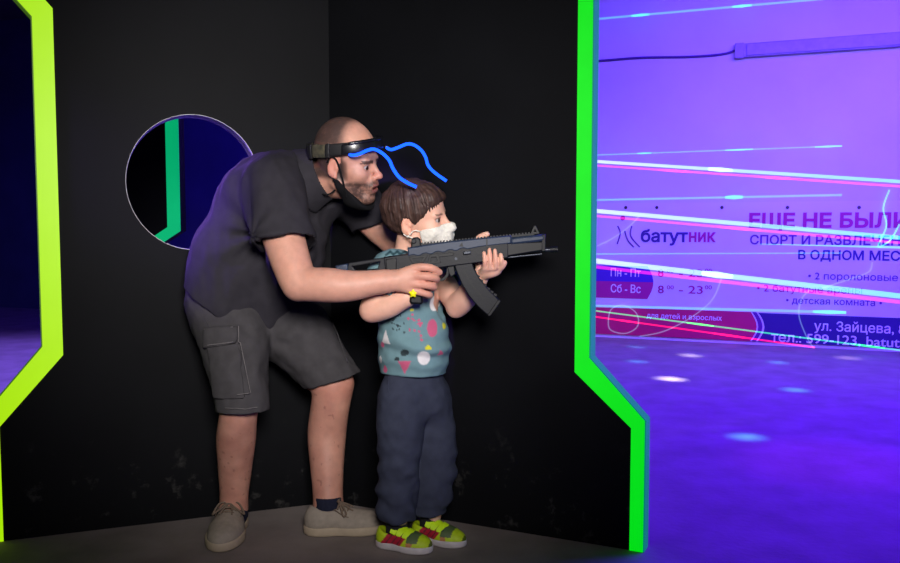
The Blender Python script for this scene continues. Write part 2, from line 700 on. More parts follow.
# ---- conduit and cable trunking high on the far wall
M_cable = mat('dark_cable', lin(70, 30, 110), 0.6)
M_trunk = mat('grey_plastic_trunking', lin(150, 140, 170), 0.5, noise=0.1)
pts = [WP.w(*WP.sz(x, y), off=0.012) for x, y in ((440, 67), (520, 64.5), (560, 63), (600, 61), (640, 58), (690, 57), (722, 54.5), (738, 50))]
tag(tube('wall_cable', pts, 0.010, M_cable), 'thin dark cable running along the lilac wall', 'cable')
t0 = WP.sz(737, 49); t1 = WP.sz(900, 38)
root = empty('cable_trunking', WP.w(*t0), 'grey box trunking fixed high on the lilac wall', 'trunking')
zt = (t0[1] + t1[1]) / 2 - 0.02
plate('channel', [[(t0[0], zt - 0.055), (4.9, zt - 0.055), (4.9, zt + 0.055), (t0[0], zt + 0.055)]], 0.05, WP.M(0.027), M_trunk, root, bevel=0.004)
plate('lid', [[(t0[0] + 0.08, zt - 0.045), (4.88, zt - 0.045), (4.88, zt + 0.045), (t0[0] + 0.08, zt + 0.045)]], 0.012, WP.M(0.058), M_trunk, root, bevel=0.003)
plate('end_cap', [[(t0[0] - 0.012, zt - 0.06), (t0[0] + 0.055, zt - 0.06), (t0[0] + 0.055, zt + 0.06), (t0[0] - 0.012, zt + 0.06)]], 0.062, WP.M(0.032), M_trunk, root, bevel=0.004)

# ---- advertising banner on the far wall
M_ban = mat('banner_vinyl', (0.66, 0.60, 0.70, 1), 0.45, noise=0.04, nscale=2)
M_magenta = mat('magenta_print', lin(170, 10, 120), 0.5)
M_violet = mat('violet_print', lin(96, 30, 130), 0.5)
M_navyp = mat('navy_print', lin(58, 30, 120), 0.5)
M_white = mat('white_print', (0.75, 0.72, 0.8, 1), 0.5)
M_crim = mat('crimson_print', lin(190, 10, 90), 0.5, noise=0.08, nscale=2)
M_navyb = mat('navy_band_print', lin(50, 22, 110), 0.5, noise=0.08, nscale=2)
M_eye = mat('brass_eyelet', lin(90, 70, 90), 0.4, metal=0.8)
bz1 = WP.sz(750, 202)[1]; bz0 = 0.03
bs0, bs1 = WP.sz(562, 250)[0], 4.3
banner = empty('advertising_banner', WP.w(bs0, 0), 'wide printed vinyl banner with Cyrillic lettering hung low on the lilac wall', 'banner')
plate('sheet', [[(bs0, bz0), (bs1, bz0), (bs1, bz1), (bs0, bz1)]], 0.006, WP.M(0.006), M_ban, banner)
BO = 0.011
zb_ = WP.sz(700, 310)[1]; zc_ = WP.sz(820, 313)[1]
sx = WP.sz(753, 325)[0]
sw = [(sx - 0.02 + 0.05 * math.sin(k / 8 * math.pi), bz0 + (zb_ - bz0) * k / 8) for k in range(9)]
plate('crimson_band', [[(bs0, bz0)] + sw + [(bs0, zb_)]], 0.002, WP.M(BO - 0.001), M_crim, banner)
sw2 = [(a + 0.06, z) for a, z in sw]
plate('navy_band', [[(bs1, bz0), (bs1, zb_ - 0.005)] + [(a, min(z, zb_ - 0.005)) for a, z in sw2[::-1]]], 0.002, WP.M(BO - 0.001), M_navyb, banner)
plate('swoosh', [[(a + 0.012, z) for a, z in sw] + [(a + 0.045, z) for a, z in sw[::-1]]], 0.002, WP.M(BO), M_violet, banner)


def glyph_faces(txt, bold):
    """flat triangles of a line of text; overlapping strokes of a glyph are filled one by one"""
    cu = bpy.data.curves.new('tmp', 'FONT')
    cu.body = txt
    o = bpy.data.objects.new('tmp', cu)
    C.objects.link(o)
    dg = bpy.context.evaluated_depsgraph_get()
    dg.update()
    oe = o.evaluated_get(dg)
    loops = []
    for sp in oe.to_curve(dg).splines:
        bp = sp.bezier_points
        q = []
        for a, b in zip(bp, list(bp[1:]) + [bp[0]]):
            p0, p1, p2, p3 = (np.array(v[:2]) for v in (a.co, a.handle_right, b.handle_left, b.co))
            n = 1 if np.allclose(np.cross(p1 - p0, p3 - p0), 0, atol=1e-4) and np.allclose(np.cross(p2 - p0, p3 - p0), 0, atol=1e-4) else 4
            for k in range(n):
                t = k / n
                q.append(p0 * (1 - t) ** 3 + 3 * p1 * t * (1 - t) ** 2 + 3 * p2 * t * t * (1 - t) + p3 * t ** 3)
        q = [p for k, p in enumerate(q) if np.linalg.norm(p - q[k - 1]) > 1e-5]
        if len(q) > 2: loops.append(np.array(q))
    oe.to_curve_clear()
    bpy.data.objects.remove(o)
    bpy.data.curves.remove(cu)
    area = lambda q: 0.5 * (q[:, 0] * np.roll(q[:, 1], -1) - q[:, 1] * np.roll(q[:, 0], -1)).sum()
    out = []
    for q in loops:                                 # embolden; the largest stroke of a glyph tells which side is ink
        cx = q[:, 0].mean()
        own = [p for p in loops if p[:, 0].min() <= cx <= p[:, 0].max()] or [q]
        sgn = np.sign(area(max(own, key=lambda p: abs(area(p)))))
        e = np.roll(q, -1, 0) - q
        e = e / np.linalg.norm(e, axis=1)[:, None]
        n = np.stack([e[:, 1], -e[:, 0]], 1) * sgn
        m = n + np.roll(n, 1, 0)
        m = m / np.maximum((m * m).sum(1) / 2, .35)[:, None]
        out.append(q + m * bold * .5)
    pts, edges = [], []
    for q in out:
        b = len(pts)
        pts += [Vector(p) for p in q]
        edges += [(b + k, b + (k + 1) % len(q)) for k in range(len(q))]
    vo, _, fo, *_ = delaunay_2d_cdt(pts, edges, [], 0, 1e-6)
    V = np.array([v[:] for v in vo])
    F = np.array([f[:3] for f in fo])
    cen = V[F].mean(1)
    wn = np.zeros(len(cen), int)                    # winding number: ink where it is not zero
    for q in out:
        for a, b in zip(q, np.roll(q, -1, 0)):
            left = (b[0] - a[0]) * (cen[:, 1] - a[1]) - (cen[:, 0] - a[0]) * (b[1] - a[1])
            wn += (a[1] <= cen[:, 1]) & (b[1] > cen[:, 1]) & (left > 0)
            wn -= (a[1] > cen[:, 1]) & (b[1] <= cen[:, 1]) & (left < 0)
    return np.column_stack([V, np.zeros(len(V))]), [tuple(f) for f in F[wn != 0]]


def wall_text(txt, x0, x1, yb, yt, m, bold=0.0, name='lettering'):
    co, tris = glyph_faces(txt, bold)
    lo, hi = co.min(0), co.max(0)
    # baseline is local y = 0; cap height of the face is taken as 0.73
    s0, z0 = WP.sz(x0, yb); s1, z1 = WP.sz(x0, yt)
    se = WP.sz(x1, yb)[0]
    sy = (z1 - z0) / 0.73
    sxx = (se - s0) / (hi[0] - lo[0])
    # one object for each word: cut the row where the gaps are word spaces
    xs = sorted((min(co[i][0] for i in p), max(co[i][0] for i in p)) for p in tris)
    cuts, end = [], xs[0][1]
    for a, b in xs:
        if a - end > 0.17: cuts.append((a + end) / 2)
        end = max(end, b)
    cuts = [-1e9] + cuts + [1e9]
    for a, b in zip(cuts[:-1], cuts[1:]):
        sub = [p for p in tris if a < co[p[0]][0] < b]
        used = sorted({i for p in sub for i in p})
        ix = {v: k for k, v in enumerate(used)}
        mw = bpy.data.meshes.new(name)
        mw.from_pydata([tuple(co[i] - (lo[0], 0, 0)) for i in used], [], [[ix[i] for i in p] for p in sub])
        mw.transform(Matrix.Diagonal((sxx, sy, 1, 1)))
        mw.transform(WP.M(BO + 0.002, s0, z0))
        link(name, mw, m, banner)


# hours panel
h0 = WP.sz(585, 297); h1 = WP.sz(648, 266); hm = WP.sz(600, 281)[1]
rr = [(h1[0] + 0.05 * math.sin(k / 12 * math.pi), h0[1] + (h1[1] - h0[1]) * k / 12) for k in range(13)]
plate('hours_field', [[(h0[0], hm)] + [(a, max(z, hm)) for a, z in rr] + [(h0[0], h1[1])]], 0.002, WP.M(BO), mat('blue_violet_print', lin(70, 20, 160), 0.5), banner)
plate('hours_field', [[(h0[0], h0[1])] + [(a, min(z, hm)) for a, z in rr] + [(h0[0], hm)]], 0.002, WP.M(BO), M_magenta, banner)
wall_text('батут', 641, 688, 241.5, 229.5, M_navyp, 0.06)
wall_text('ник', 689, 716, 241.5, 229.5, M_magenta, 0.06)
wall_text('ЕЩЕ НЕ БЫЛИ', 749, 909, 227, 213.5, M_magenta, 0.075)
wall_text('СПОРТ И РАЗВЛЕЧЕНИЯ', 750, 921, 244, 235, M_violet, 0.05)
wall_text('В ОДНОМ МЕСТЕ', 798, 918, 259, 250, M_navyp, 0.05)
wall_text('• 2 поролоновые ямы', 808, 925, 279, 272, M_violet, 0.01)
wall_text('• 2 батутные арены', 757, 862, 291, 284, M_magenta, 0.01)
wall_text('• детская комната •', 786, 882, 303, 296.5, M_violet, 0.015)
wall_text('ул. Зайцева, 8', 814, 905, 330, 320.5, M_white, 0.02)
wall_text('тел.: 599-123, batutnik', 771, 920, 341, 331.5, M_white, 0.02)
wall_text('Пн - Пт', 611, 641, 276, 268, M_white, 0.02)
wall_text('Сб - Вс', 611, 641, 292, 284, M_white, 0.02)
for yb in (276.5, 293):
    wall_text('8', 658, 664, yb, yb - 8, M_magenta, 0.03)
    wall_text('00', 667, 674, yb - 4, yb - 8, M_magenta, 0.02)
    wall_text('- 23', 679, 703, yb, yb - 8, M_magenta, 0.02)
    wall_text('00', 705, 712, yb - 4, yb - 8, M_magenta, 0.02)
wall_text('для детей и взрослых', 647, 722, 317.5, 312.5, M_white, 0.01)
# round head and sweeping arms of the logo figure
lc = WP.sz(623, 218)
plate('logo_dot', [[(lc[0] + 0.022 * math.cos(k * math.pi / 8), lc[1] + 0.022 * math.sin(k * math.pi / 8)) for k in range(16)]], 0.002, WP.M(BO), M_magenta, banner)
for arc in (((618, 226), (620.5, 233), (617.5, 244)), ((625, 231), (628, 240), (634, 247)), ((632, 226), (631, 236), (640, 247))):
    tube('logo_arc', [WP.w(*WP.sz(x, y), off=BO) for x, y in arc], 0.006, M_violet, banner)
for x in (626, 657, 722, 787.5, 859):
    c = WP.sz(x, 207.5)
    plate('eyelet', [[(c[0] + 0.014 * math.cos(k * math.pi / 6), c[1] + 0.014 * math.sin(k * math.pi / 6)) for k in range(12)]], 0.004, WP.M(BO), M_eye, banner)


# ---- laser beams crossing the arena
def glow(name, c, s, c2=None, beam=False):
    m = bpy.data.materials.new(name)
    m.use_nodes = True
    nt = m.node_tree
    nt.nodes.remove(nt.nodes['Principled BSDF'])
    e = nt.nodes.new('ShaderNodeEmission')
    e.inputs[0].default_value = c
    e.inputs[1].default_value = s
    if c2:
        tc = nt.nodes.new('ShaderNodeTexCoord')
        sp = nt.nodes.new('ShaderNodeSeparateXYZ')
        rp = nt.nodes.new('ShaderNodeMapRange')
        rp.inputs[1].default_value = 0.35; rp.inputs[2].default_value = 0.75
        mx = nt.nodes.new('ShaderNodeMix'); mx.data_type = 'RGBA'
        nt.links.new(tc.outputs['Generated'], sp.inputs[0])
        nt.links.new(sp.outputs['X'], rp.inputs[0])
        nt.links.new(rp.outputs[0], mx.inputs[0])
        mx.inputs[6].default_value = c; mx.inputs[7].default_value = c2
        nt.links.new(mx.outputs[2], e.inputs[0])
    sh_ = e.outputs[0]
    if beam:                      # a beam of light adds to what lies behind it and casts no shadow
        t = nt.nodes.new('ShaderNodeBsdfTransparent')
        a = nt.nodes.new('ShaderNodeAddShader')
        nt.links.new(t.outputs[0], a.inputs[0])
        nt.links.new(e.outputs[0], a.inputs[1])
        sh_ = a.outputs[0]
    nt.links.new(sh_, nt.nodes['Material Output'].inputs[0])
    return m


G_cyan = glow('cyan_laser_light', lin(30, 165, 215), 0.45, beam=True)
G_cyanb = glow('bright_cyan_laser_light', lin(10, 200, 235), 0.6, beam=True)
G_white = glow('white_laser_light', lin(200, 225, 225), 0.55, lin(60, 215, 120), beam=True)
G_mint = glow('mint_laser_light', lin(60, 215, 130), 0.5, beam=True)
G_pink = glow('pink_laser_light', lin(235, 40, 150), 0.42, beam=True)
G_red = glow('red_laser_light', lin(255, 20, 70), 0.6, beam=True)
G_grn = glow('green_laser_light', lin(40, 250, 40), 0.6, beam=True)
G_swirl = glow('pale_laser_light', lin(120, 150, 190), 0.25, beam=True)


def beam(px0, px1, off0, off1, r, m, label, group=None, ext0=1.3, bright=(), mb=None, radii=None):
    a = Vector(WP.w(*WP.sz(*px0), off=0)); b = Vector(WP.w(*WP.sz(*px1), off=0))
    a = CAM + (a - CAM) * (1 - off0); b = CAM + (b - CAM) * (1 - off1)
    d = (b - a)
    a2 = a - d.normalized() * ext0
    o = tube('laser_beam', [a2, b], r, m, smooth_path=False, radii=radii, res=2)
    tag(o, label, 'laser beam', group)
    for t0_, t1_ in bright:
        tube('bright_streak', [a + d * t0_, a + d * ((t0_ + t1_) / 2), a + d * t1_], r * 1.35, mb or m, o, smooth_path=False, res=2, radii=(0.6, 1, 0.6))
    return o


LB = 'laser beam'
beam((597, 19), (832, -2), .02, .02, .009, G_cyan, 'thin pale blue laser beam high above the wall cable', bright=((.16, .24), (.60, .68)), mb=G_cyanb)
beam((597, 155), (842, 146), .02, .02, .005, G_cyan, 'faint blue laser beam running just above the uppermost white and pink pair', bright=((.18, .24), (.55, .66), (.90, 1.0)), mb=G_cyanb)
beam((597, 161.5), (960, 185.5), .10, .14, .013, G_white, 'white-mint laser beam above the banner, uppermost of the bright slanting beams', radii=(1, 1.1, 1.2, .9, .8), bright=((.35, .42),), mb=G_white)
beam((597, 165.5), (960, 190.5), .10, .14, .008, G_pink, 'pink laser beam hugging the underside of the uppermost white beam', bright=((.2, .3), (.5, .58)), mb=G_pink)
beam((597, 200), (842, 195), .02, .02, .013, G_cyan, 'cyan laser beam across the top hem of the banner', radii=(.6, .8, 1, 1.1, .7), bright=((.55, .62),), mb=G_cyanb)
beam((597, 211), (960, 243), .10, .14, .016, G_white, 'thick white laser beam slanting across the large banner headline', radii=(1.1, 1, .9, .9, .8))
beam((597, 216), (960, 248), .10, .14, .009, G_pink, 'pink laser beam along the underside of the beam over the banner headline', bright=((.38, .5),), mb=G_pink)
beam((597, 254), (842, 253), .02, .02, .010, G_cyan, 'cyan laser beam level across the middle of the banner', radii=(.7, 1, .9, .6, .4))
beam((597, 261), (960, 303), .10, .14, .019, G_white, 'thickest white laser beam slanting over the opening hours on the banner', radii=(1.1, 1, 1, .9, .9), bright=((.33, .42),), mb=G_white)
beam((597, 267), (960, 309), .10, .14, .013, G_pink, 'thick pink laser beam right below the thickest white beam')
beam((597, 306), (846, 312.5), .02, .02, .011, G_cyan, 'cyan laser beam along the upper edge of the crimson and navy bands', ext0=0.3, bright=((.88, 1.0),), mb=G_cyanb)
beam((597, 311), (960, 358), .03, .05, .006, G_mint, 'thin green laser beam slanting down across the crimson band', ext0=0.3, bright=((.28, .36), (.74, .82)), mb=G_grn)
beam((597, 317), (815, 347.5), .02, .02, .007, G_red, 'red laser beam slanting down to the foot of the banner', ext0=0.3, bright=((.1, .2), (.55, .7)), mb=G_red)
beam((760, 244), (960, 249), .03, .03, .010, G_mint, 'mint green laser beam over the second banner line', ext0=0.0, radii=(.2, .5, 1, 1))
# light figures drawn by the laser on the banner
for pts_, lab in ((((609, 322), (612, 309), (624, 305), (637, 313), (638, 326), (626, 333), (612, 330)), 'pale laser loop drawn over the lower left banner corner'),
                  (((722, 278), (712, 300), (690, 318), (664, 331), (640, 336)), 'pale curved laser trace falling from the thickest beam to the crimson band'),
                  (((598, 246), (612, 239), (628, 228), (640, 216)), 'short pale laser trace beside the logo figure'),
                  (((812, 288), (802, 298), (799, 315), (806, 335), (815, 350)), 'pale curved laser trace crossing the navy band'),
                  (((872, 262), (868, 272), (846, 280), (822, 288)), 'pale laser trace below the third headline row'),
                  (((889, 190), (883, 208), (886, 226), (878, 246), (890, 240), (899, 224)), 'mint laser loop at the end of the banner headline')):
    cyc = 'loop drawn' in lab
    P_ = [Vector(WP.w(*WP.sz(x, y), off=0.03)) for x, y in pts_]
    o = tube('laser_trace', P_, 0.006, G_mint if 'mint' in lab else G_swirl, res=1, cyclic=cyc)
    tag(o, lab, 'laser light')

# ---- spots thrown on the floor by the disco projector under the ceiling
DP = Vector((2.6, 4.2, 3.3))
for (x, y, col, w, a) in ((671, 379, (.9, .8, 1), 260, 2.6), (690, 355.5, (.9, .8, 1), 150, 2.2), (747, 437, (.06, .38, 1), 150, 2.4), (795, 390, (.06, .38, 1), 150, 2.4),
                          (778, 362.5, (.06, .38, 1), 120, 2.0), (637, 361.5, (.06, .38, 1), 150, 1.9), (636, 347, (.06, .38, 1), 110, 1.7),
                          (848, 358, (.8, .6, 1), 60, 2.8), (832, 462, (.5, .02, 1), 9, 15)):
    g = ground(x, y)
    light('disco_spot', 'SPOT', DP, g, w * 17, col, 0.05, spot_size=math.radians(a * 1.1), spot_blend=1.0)


# ------------------------------------------------------------------ toy rifle
GY = 2.47
M_gun = mat('black_gun_polymer', lin(17, 19, 25), 0.5, spec=0.3, noise=0.15, nscale=40, bump=0.08, bscale=200)
M_gun2 = mat('slate_gun_polymer', lin(35, 48, 70), 0.45, spec=0.4, noise=0.12, nscale=30, bump=0.05, bscale=200)
M_gun3 = mat('deep_black_gun_polymer', lin(13, 15, 18), 0.5, spec=0.35, noise=0.15, nscale=40)
M_steel = mat('dark_steel', lin(60, 64, 72), 0.35, metal=0.6)
g0 = at(337, 268, GY)
rifle = empty('toy_rifle', g0, 'black toy assault rifle with a curved magazine and skeleton stock held by the boy', 'toy gun')
GM = Matrix(((1, 0, 0, 0), (0, 0, -1, 0), (0, 1, 0, 0), (0, 0, 0, 1)))


def gp(pts, Y=GY):
    return [(at(x, y, Y).x, at(x, y, Y).z) for x, y in pts]


def gpart(name, loops, thick, m, dy=0.0, bevel=0.0025, parent=rifle):
    return plate(name, [gp(l) for l in loops], thick, Matrix.Translation((0, GY + dy, 0)) @ GM, m, parent, bevel=bevel)


gpart('stock', [[(349, 262.5), (384, 257.5), (386, 258), (386, 272.5), (384, 273), (349, 275), (347, 274)],
                [(352.5, 266), (380, 261.5), (378, 268.5), (356, 270.5)]], 0.026, M_gun)
gpart('butt_plate', [[(336, 265.5), (348.5, 263.5), (348.5, 275), (337.5, 275.5)]], 0.040, M_gun2, bevel=0.004)
gpart('stock_screw', [[(341 + 1.6 * math.cos(k * .785), 269 + 1.6 * math.sin(k * .785)) for k in range(8)]], 0.044, M_steel, bevel=0.0)
gpart('receiver', [[(384, 257), (409, 253.5), (446, 249), (508, 242), (508, 257.5), (478, 262.5), (440, 267.5), (386, 272.5)]], 0.036, M_gun, bevel=0.003)
gpart('stock_hinge', [[(386, 259), (397, 257.6), (397, 269.5), (387, 270.5)]], 0.042, M_gun3)
gpart('side_rail_plate', [[(409, 257), (428, 254.5), (424, 262), (413, 263.5)], [(413, 258.6), (423.5, 257.2), (421, 260.6), (414.5, 261.6)]], 0.042, M_gun3, bevel=0.001)
gpart('side_rail_plate', [[(430, 254.5), (438, 253), (441, 262.5), (427, 264.5)], [(431.5, 257), (436, 256.2), (437.5, 260.6), (430.8, 261.6)]], 0.042, M_gun3, bevel=0.001)
cover = [(408, 247.5), (446, 241.5), (480, 238), (511, 235.2), (511, 243.5), (480, 247)]
wav = [(470 - k * 3.1, 248.2 + k * 0.42 + (0.9 if k % 4 < 2 else -0.6)) for k in range(20)]
gpart('dust_cover', [cover + wav + [(408, 257)]], 0.030, M_gun2, dy=-0.004, bevel=0.004)
gpart('ejection_notch', [[(459, 246), (462, 242), (463.2, 246.5)]], 0.033, M_gun3, dy=-0.004, bevel=0.0)
gpart('seam', [[(486, 238.8), (487.2, 238.7), (487.2, 247), (486, 247)]], 0.0325, M_gun3, dy=-0.004, bevel=0.0)
gpart('gas_tube', [[(510, 237.5), (543.5, 234), (544.5, 236), (544.5, 241), (510, 245)]], 0.032, M_gun2, dy=-0.003, bevel=0.007)
gpart('lower_handguard', [[(500, 243.5), (543, 241), (543, 250.5), (530, 252.5), (506, 256.5), (500, 257)]], 0.034, M_gun3, bevel=0.004)
gpart('front_band', [[(541, 234.5), (545, 234.2), (545, 251), (541, 251.4)]], 0.036, M_gun, bevel=0.002)
# picatinny rail with its teeth
rail = [(421, 244)]
n = 36
for k in range(n):
    x = 421 + (534 - 421) * k / n
    y = 244.2 - (x - 421) * 0.0965
    w_ = (534 - 421) / n
    rail += [(x, y - 1.6), (x + w_ * .55, y - 1.7), (x + w_ * .55, y - .4), (x + w_ * .98, y - .5)]
rail += [(534, 235), (421, 246)]
gpart('rail', [rail], 0.021, M_gun, bevel=0.0)
gpart('rear_sight', [[(411, 248.5), (411.5, 239.5), (413.5, 237.5), (417.5, 237), (420.5, 239), (421.5, 246.5)]], 0.024, M_gun3, bevel=0.004)
gpart('sight_knob', [[(414 + 2.6 * math.cos(k * .52), 241 + 2.6 * math.sin(k * .52)) for k in range(12)]], 0.034, M_gun, bevel=0.002)
gpart('front_sight', [[(530, 234.5), (532, 229), (533.5, 226), (535, 225.2), (536.5, 227.5), (539.5, 233.8)], [(533.4, 231.6), (534.6, 229.3), (536.4, 232)]], 0.020, M_gun3, bevel=0.001)
ax0, ax1 = at(540, 250.2, GY), at(552, 249.6, GY)
tube('barrel', [ax0, ax1], 0.0062, M_steel, rifle, smooth_path=False)
tube('muzzle', [at(550, 249.7, GY), at(557.5, 249.3, GY)], 0.0085, M_gun3, rifle, smooth_path=False)
for x in (551.5, 554, 556.5):
    tube('muzzle_ring', [at(x, 249.6, GY), at(x + .8, 249.55, GY)], 0.0095, M_gun, rifle, smooth_path=False)
tube('cleaning_rod', [at(542, 254, GY), at(506, 257.5, GY)], 0.003, M_steel, rifle, smooth_path=False)
mag = gpart('magazine', [[(454, 263.5), (471.5, 261), (474, 268), (479.5, 278), (488, 288.5), (498.5, 299), (497.5, 302), (489.5, 313.5), (487, 314.5),
                          (478, 306.5), (469, 296), (461.5, 283.5), (456.5, 271.5)]], 0.030, M_gun, bevel=0.003)
for k in range(7):
    t = k / 6
    x = 474.5 + 20.5 * t; y = 270.5 + 23.5 * t + 2.2 * math.sin(t * 3.1)
    gpart('rib', [[(x - 1.0, y - 1.2), (x + 1.8, y + .2), (x + 1.2, y + 2.0), (x - 1.8, y + .6)]], 0.026, M_gun3, bevel=0.0, parent=mag)
gpart('floor_plate', [[(499.4, 299.2), (500.4, 301), (490.5, 315), (488, 315.6), (487.4, 314), (497.4, 299.8)]], 0.034, M_gun3, bevel=0.0015, parent=mag)
gpart('side_groove', [[(463, 270), (464.2, 269.8), (472, 284), (484, 298), (483, 299), (471, 285)]], 0.0315, M_gun3, bevel=0.0, parent=mag)
gpart('magazine_catch', [[(447, 266.5), (454, 265.5), (455.5, 274), (451, 277), (449, 274)]], 0.016, M_gun3)
gpart('pistol_grip', [[(411, 268), (426, 266), (425, 274), (422, 288), (423, 302.5), (421.5, 304), (411, 303.5), (409.5, 301), (411, 284), (409, 274)]], 0.034, M_gun3, bevel=0.006)
gpart('trigger_guard', [[(424, 268), (427, 267.5), (428.5, 277), (432, 279.5), (443, 278), (446, 274), (447, 266.5), (449.5, 266.2), (448.6, 275.6), (444.5, 280.4), (432, 282), (426.5, 279)]], 0.012, M_gun3, bevel=0.001)
gpart('trigger', [[(434, 267), (437, 266.6), (436.2, 271), (437.6, 275.4), (435.8, 275.8), (434, 271.5)]], 0.008, M_steel, bevel=0.001)
gpart('selector_lever', [[(430, 255.2), (452, 252.2), (454.5, 253.6), (453, 255.4), (432, 257.6)]], 0.041, M_gun3, bevel=0.001)
gpart('charging_handle', [[(463, 251.5), (470.5, 250.4), (471, 253.4), (463.4, 254.4)]], 0.048, M_steel, dy=-0.004, bevel=0.002)
gpart('takedown_pin', [[(456 + 1.5 * math.cos(k * .785), 258.5 + 1.5 * math.sin(k * .785)) for k in range(8)]], 0.041, M_steel, bevel=0.0)


# ------------------------------------------------------------------ people: shared head
def head_field(child=False, mouth_open=0.0):
    """local frame: x forward, y to the person's left, z up, origin midway between the ears, metres of an adult"""
    f = Field()
    if child:
        f.u(ell((-.010, 0, .040), (.102, .080, .088)))
        f.u(ell((.035, 0, .040), (.062, .066, .062)), .03)
        f.u(ell((.040, 0, -.030), (.056, .058, .066)), .03)
        f.u(cap((.000, -.046, -.050), (.070, -.010, -.090), .022, .018), .02)
        f.u(cap((.000, .046, -.050), (.070, .010, -.090), .022, .018), .02)
        f.u(ell((.076, 0, -.088), (.018, .020, .017)), .02)
        for s in (-1, 1):
            f.u(ell((.060, s * .040, -.034), (.030, .024, .026)), .025)
        f.u(cap((.086, -.034, .018), (.086, .034, .018), .009), .02)
    else:
        f.u(ell((-.010, 0, .050), (.103, .080, .104)))
        f.u(ell((.035, 0, .045), (.060, .064, .064)), .03)
        f.u(ell((.040, 0, -.035), (.056, .060, .074)), .03)
        f.u(cap((-.005, -.053, -.055), (.070, -.014, -.108), .023, .020), .02)
        f.u(cap((-.005, .053, -.055), (.070, .014, -.108), .023, .020), .02)
        f.u(ell((.080, 0, -.108), (.021, .024, .020)), .02)
        for s in (-1, 1):
            f.u(ell((.062, s * .046, -.024), (.028, .022, .022)), .025)
        f.u(cap((.088, -.036, .020), (.088, .036, .020), .011), .018)
    for s in (-1, 1):                                   # sockets, lids, ears
        f.s(ell((.106, s * .033, -.002), (.017, .019, .013)), .012)
        f.u(ell((.080, s * .033, -.001), (.0155, .0165, .0145)), .006)
        f.s(ell((.093, s * .0365, -.0005), (.014, .0135, .0052)), .002)
        f.u(cap((.087, s * .016, .016), (.085, s * .048, .016), .0055, .0045), .010)
        R = rot(s * -18, 8, 0)
        f.u(ell((-.010, s * .079, -.004), (.019, .0075, .032), R), .006)
        f.s(ell((-.003, s * .088, .000), (.011, .0075, .018), R), .005)
        f.u(ell((-.004, s * .080, -.031), (.009, .007, .011), R), .005)
        f.u(ell((.002, s * .079, -.004), (.005, .005, .007)), .004)
    f.u(cap((.092, 0, .014), (.117, 0, -.028), .0075, .0095), .014)     # nose
    f.u(ell((.119, 0, -.033), (.0125, .0125, .0105)), .010)
    for s in (-1, 1):
        f.u(ell((.107, s * .0135, -.037), (.011, .0078, .0085)), .006)
        f.s(ell((.113, s * .007, -.0455), (.006, .004, .004)), .002)
    f.u(ell((.090, 0, -.066), (.022, .030, .024)), .018)                # muzzle
    mo = mouth_open
    f.u(cap((.103, -.018, -.0640), (.103, .018, -.0640), .0055), .010)
    f.u(cap((.108, -.008, -.0615), (.108, .008, -.0615), .0055), .008)
    f.u(cap((.099, -.016, -.0775 - mo), (.099, .016, -.0775 - mo), .0065), .010)
    f.s(ell((.110, 0, -.0700 - mo / 2), (.017, .022, .0018 + mo * .55)), .003)
    return f


def place(c, R, sc):
    c = np.asarray(c); R = np.asarray(R)
    return lambda p: c + R @ (np.asarray(p, float) * sc)


def eye_mat(name, iris):
    m = bpy.data.materials.new(name)
    m.use_nodes = True
    nt = m.node_tree
    p = nt.nodes['Principled BSDF']
    p.inputs['Roughness'].default_value = 0.08
    a = nt.nodes.new('ShaderNodeAttribute'); a.attribute_name = 'Col'
    nt.links.new(a.outputs['Color'], p.inputs['Base Color'])
    m['iris'] = iris[:3]
    return m


def eyeball(W, R, sc, s, gaze, m, parent):
    bm = bmesh.new()
    bmesh.ops.create_uvsphere(bm, u_segments=40, v_segments=28, radius=0.0140 * sc)
    c = Vector(W((.0815, s * .033, -.001)))
    g = Vector(R @ (np.array(gaze) / np.linalg.norm(gaze)))
    me = bpy.data.meshes.new('eye')
    bm.to_mesh(me); bm.free()
    ca = me.color_attributes.new('Col', 'FLOAT_COLOR', 'POINT')
    for i, v in enumerate(me.vertices):
        d = v.co.normalized().dot(g)
        col = (.42, .36, .35) if d < .82 else (tuple(m['iris']) if d < .955 else (.004, .004, .005))
        ca.data[i].color = (*col, 1)
    me.transform(Matrix.Translation(c))
    return link('eye', me, m, parent, True)


def limb(f, pts, k=0.012):
    return f.chain(pts, k)


def bend(pts, n=6):
    """joint list [(p, r), ...] resampled along a smooth path"""
    P = spline([np.append(np.asarray(p, float), r) for p, r in pts], n)
    return [(q[:3], float(q[3])) for q in P]


def surf(f, px, py, off=0.0, y0=2.35, y1=2.95):
    Y = np.linspace(y0, y1, 301)
    P = np.array([A(px, py, y) for y in Y], np.float32)
    d = f.ev(P) - off
    return P[np.argmax(d < 0)].astype(float) if (d < 0).any() else None


# ------------------------------------------------------------------ the man
skinM = mat('man_skin', lin(196, 146, 126), 0.50, noise=0.07, nscale=45, bump=0.12, bscale=260, attr=True, sss=0.12, spec=0.4)
M_shirt = mat('black_cotton', lin(44, 42, 48), 0.85, noise=0.12, nscale=35, bump=0.15, bscale=500, spec=0.25)
M_shorts = mat('charcoal_canvas', lin(66, 64, 66), 0.9, noise=0.14, nscale=28, bump=0.2, bscale=450, spec=0.2)
M_stitch = mat('grey_stitching', lin(110, 106, 106), 0.9)
M_sock = mat('navy_knit', lin(34, 37, 54), 0.95, noise=0.15, nscale=120, bump=0.3, bscale=500, spec=0.1)
M_mask = mat('black_mask_cloth', lin(16, 16, 19), 0.9, spec=0.2, bump=0.1, bscale=400)
M_shoe = mat('grey_suede', lin(150, 140, 128), 0.9, noise=0.10, nscale=60, bump=0.15, bscale=400, spec=0.2)
M_sole = mat('tan_rubber_sole', lin(172, 156, 134), 0.7, noise=0.08, nscale=30)
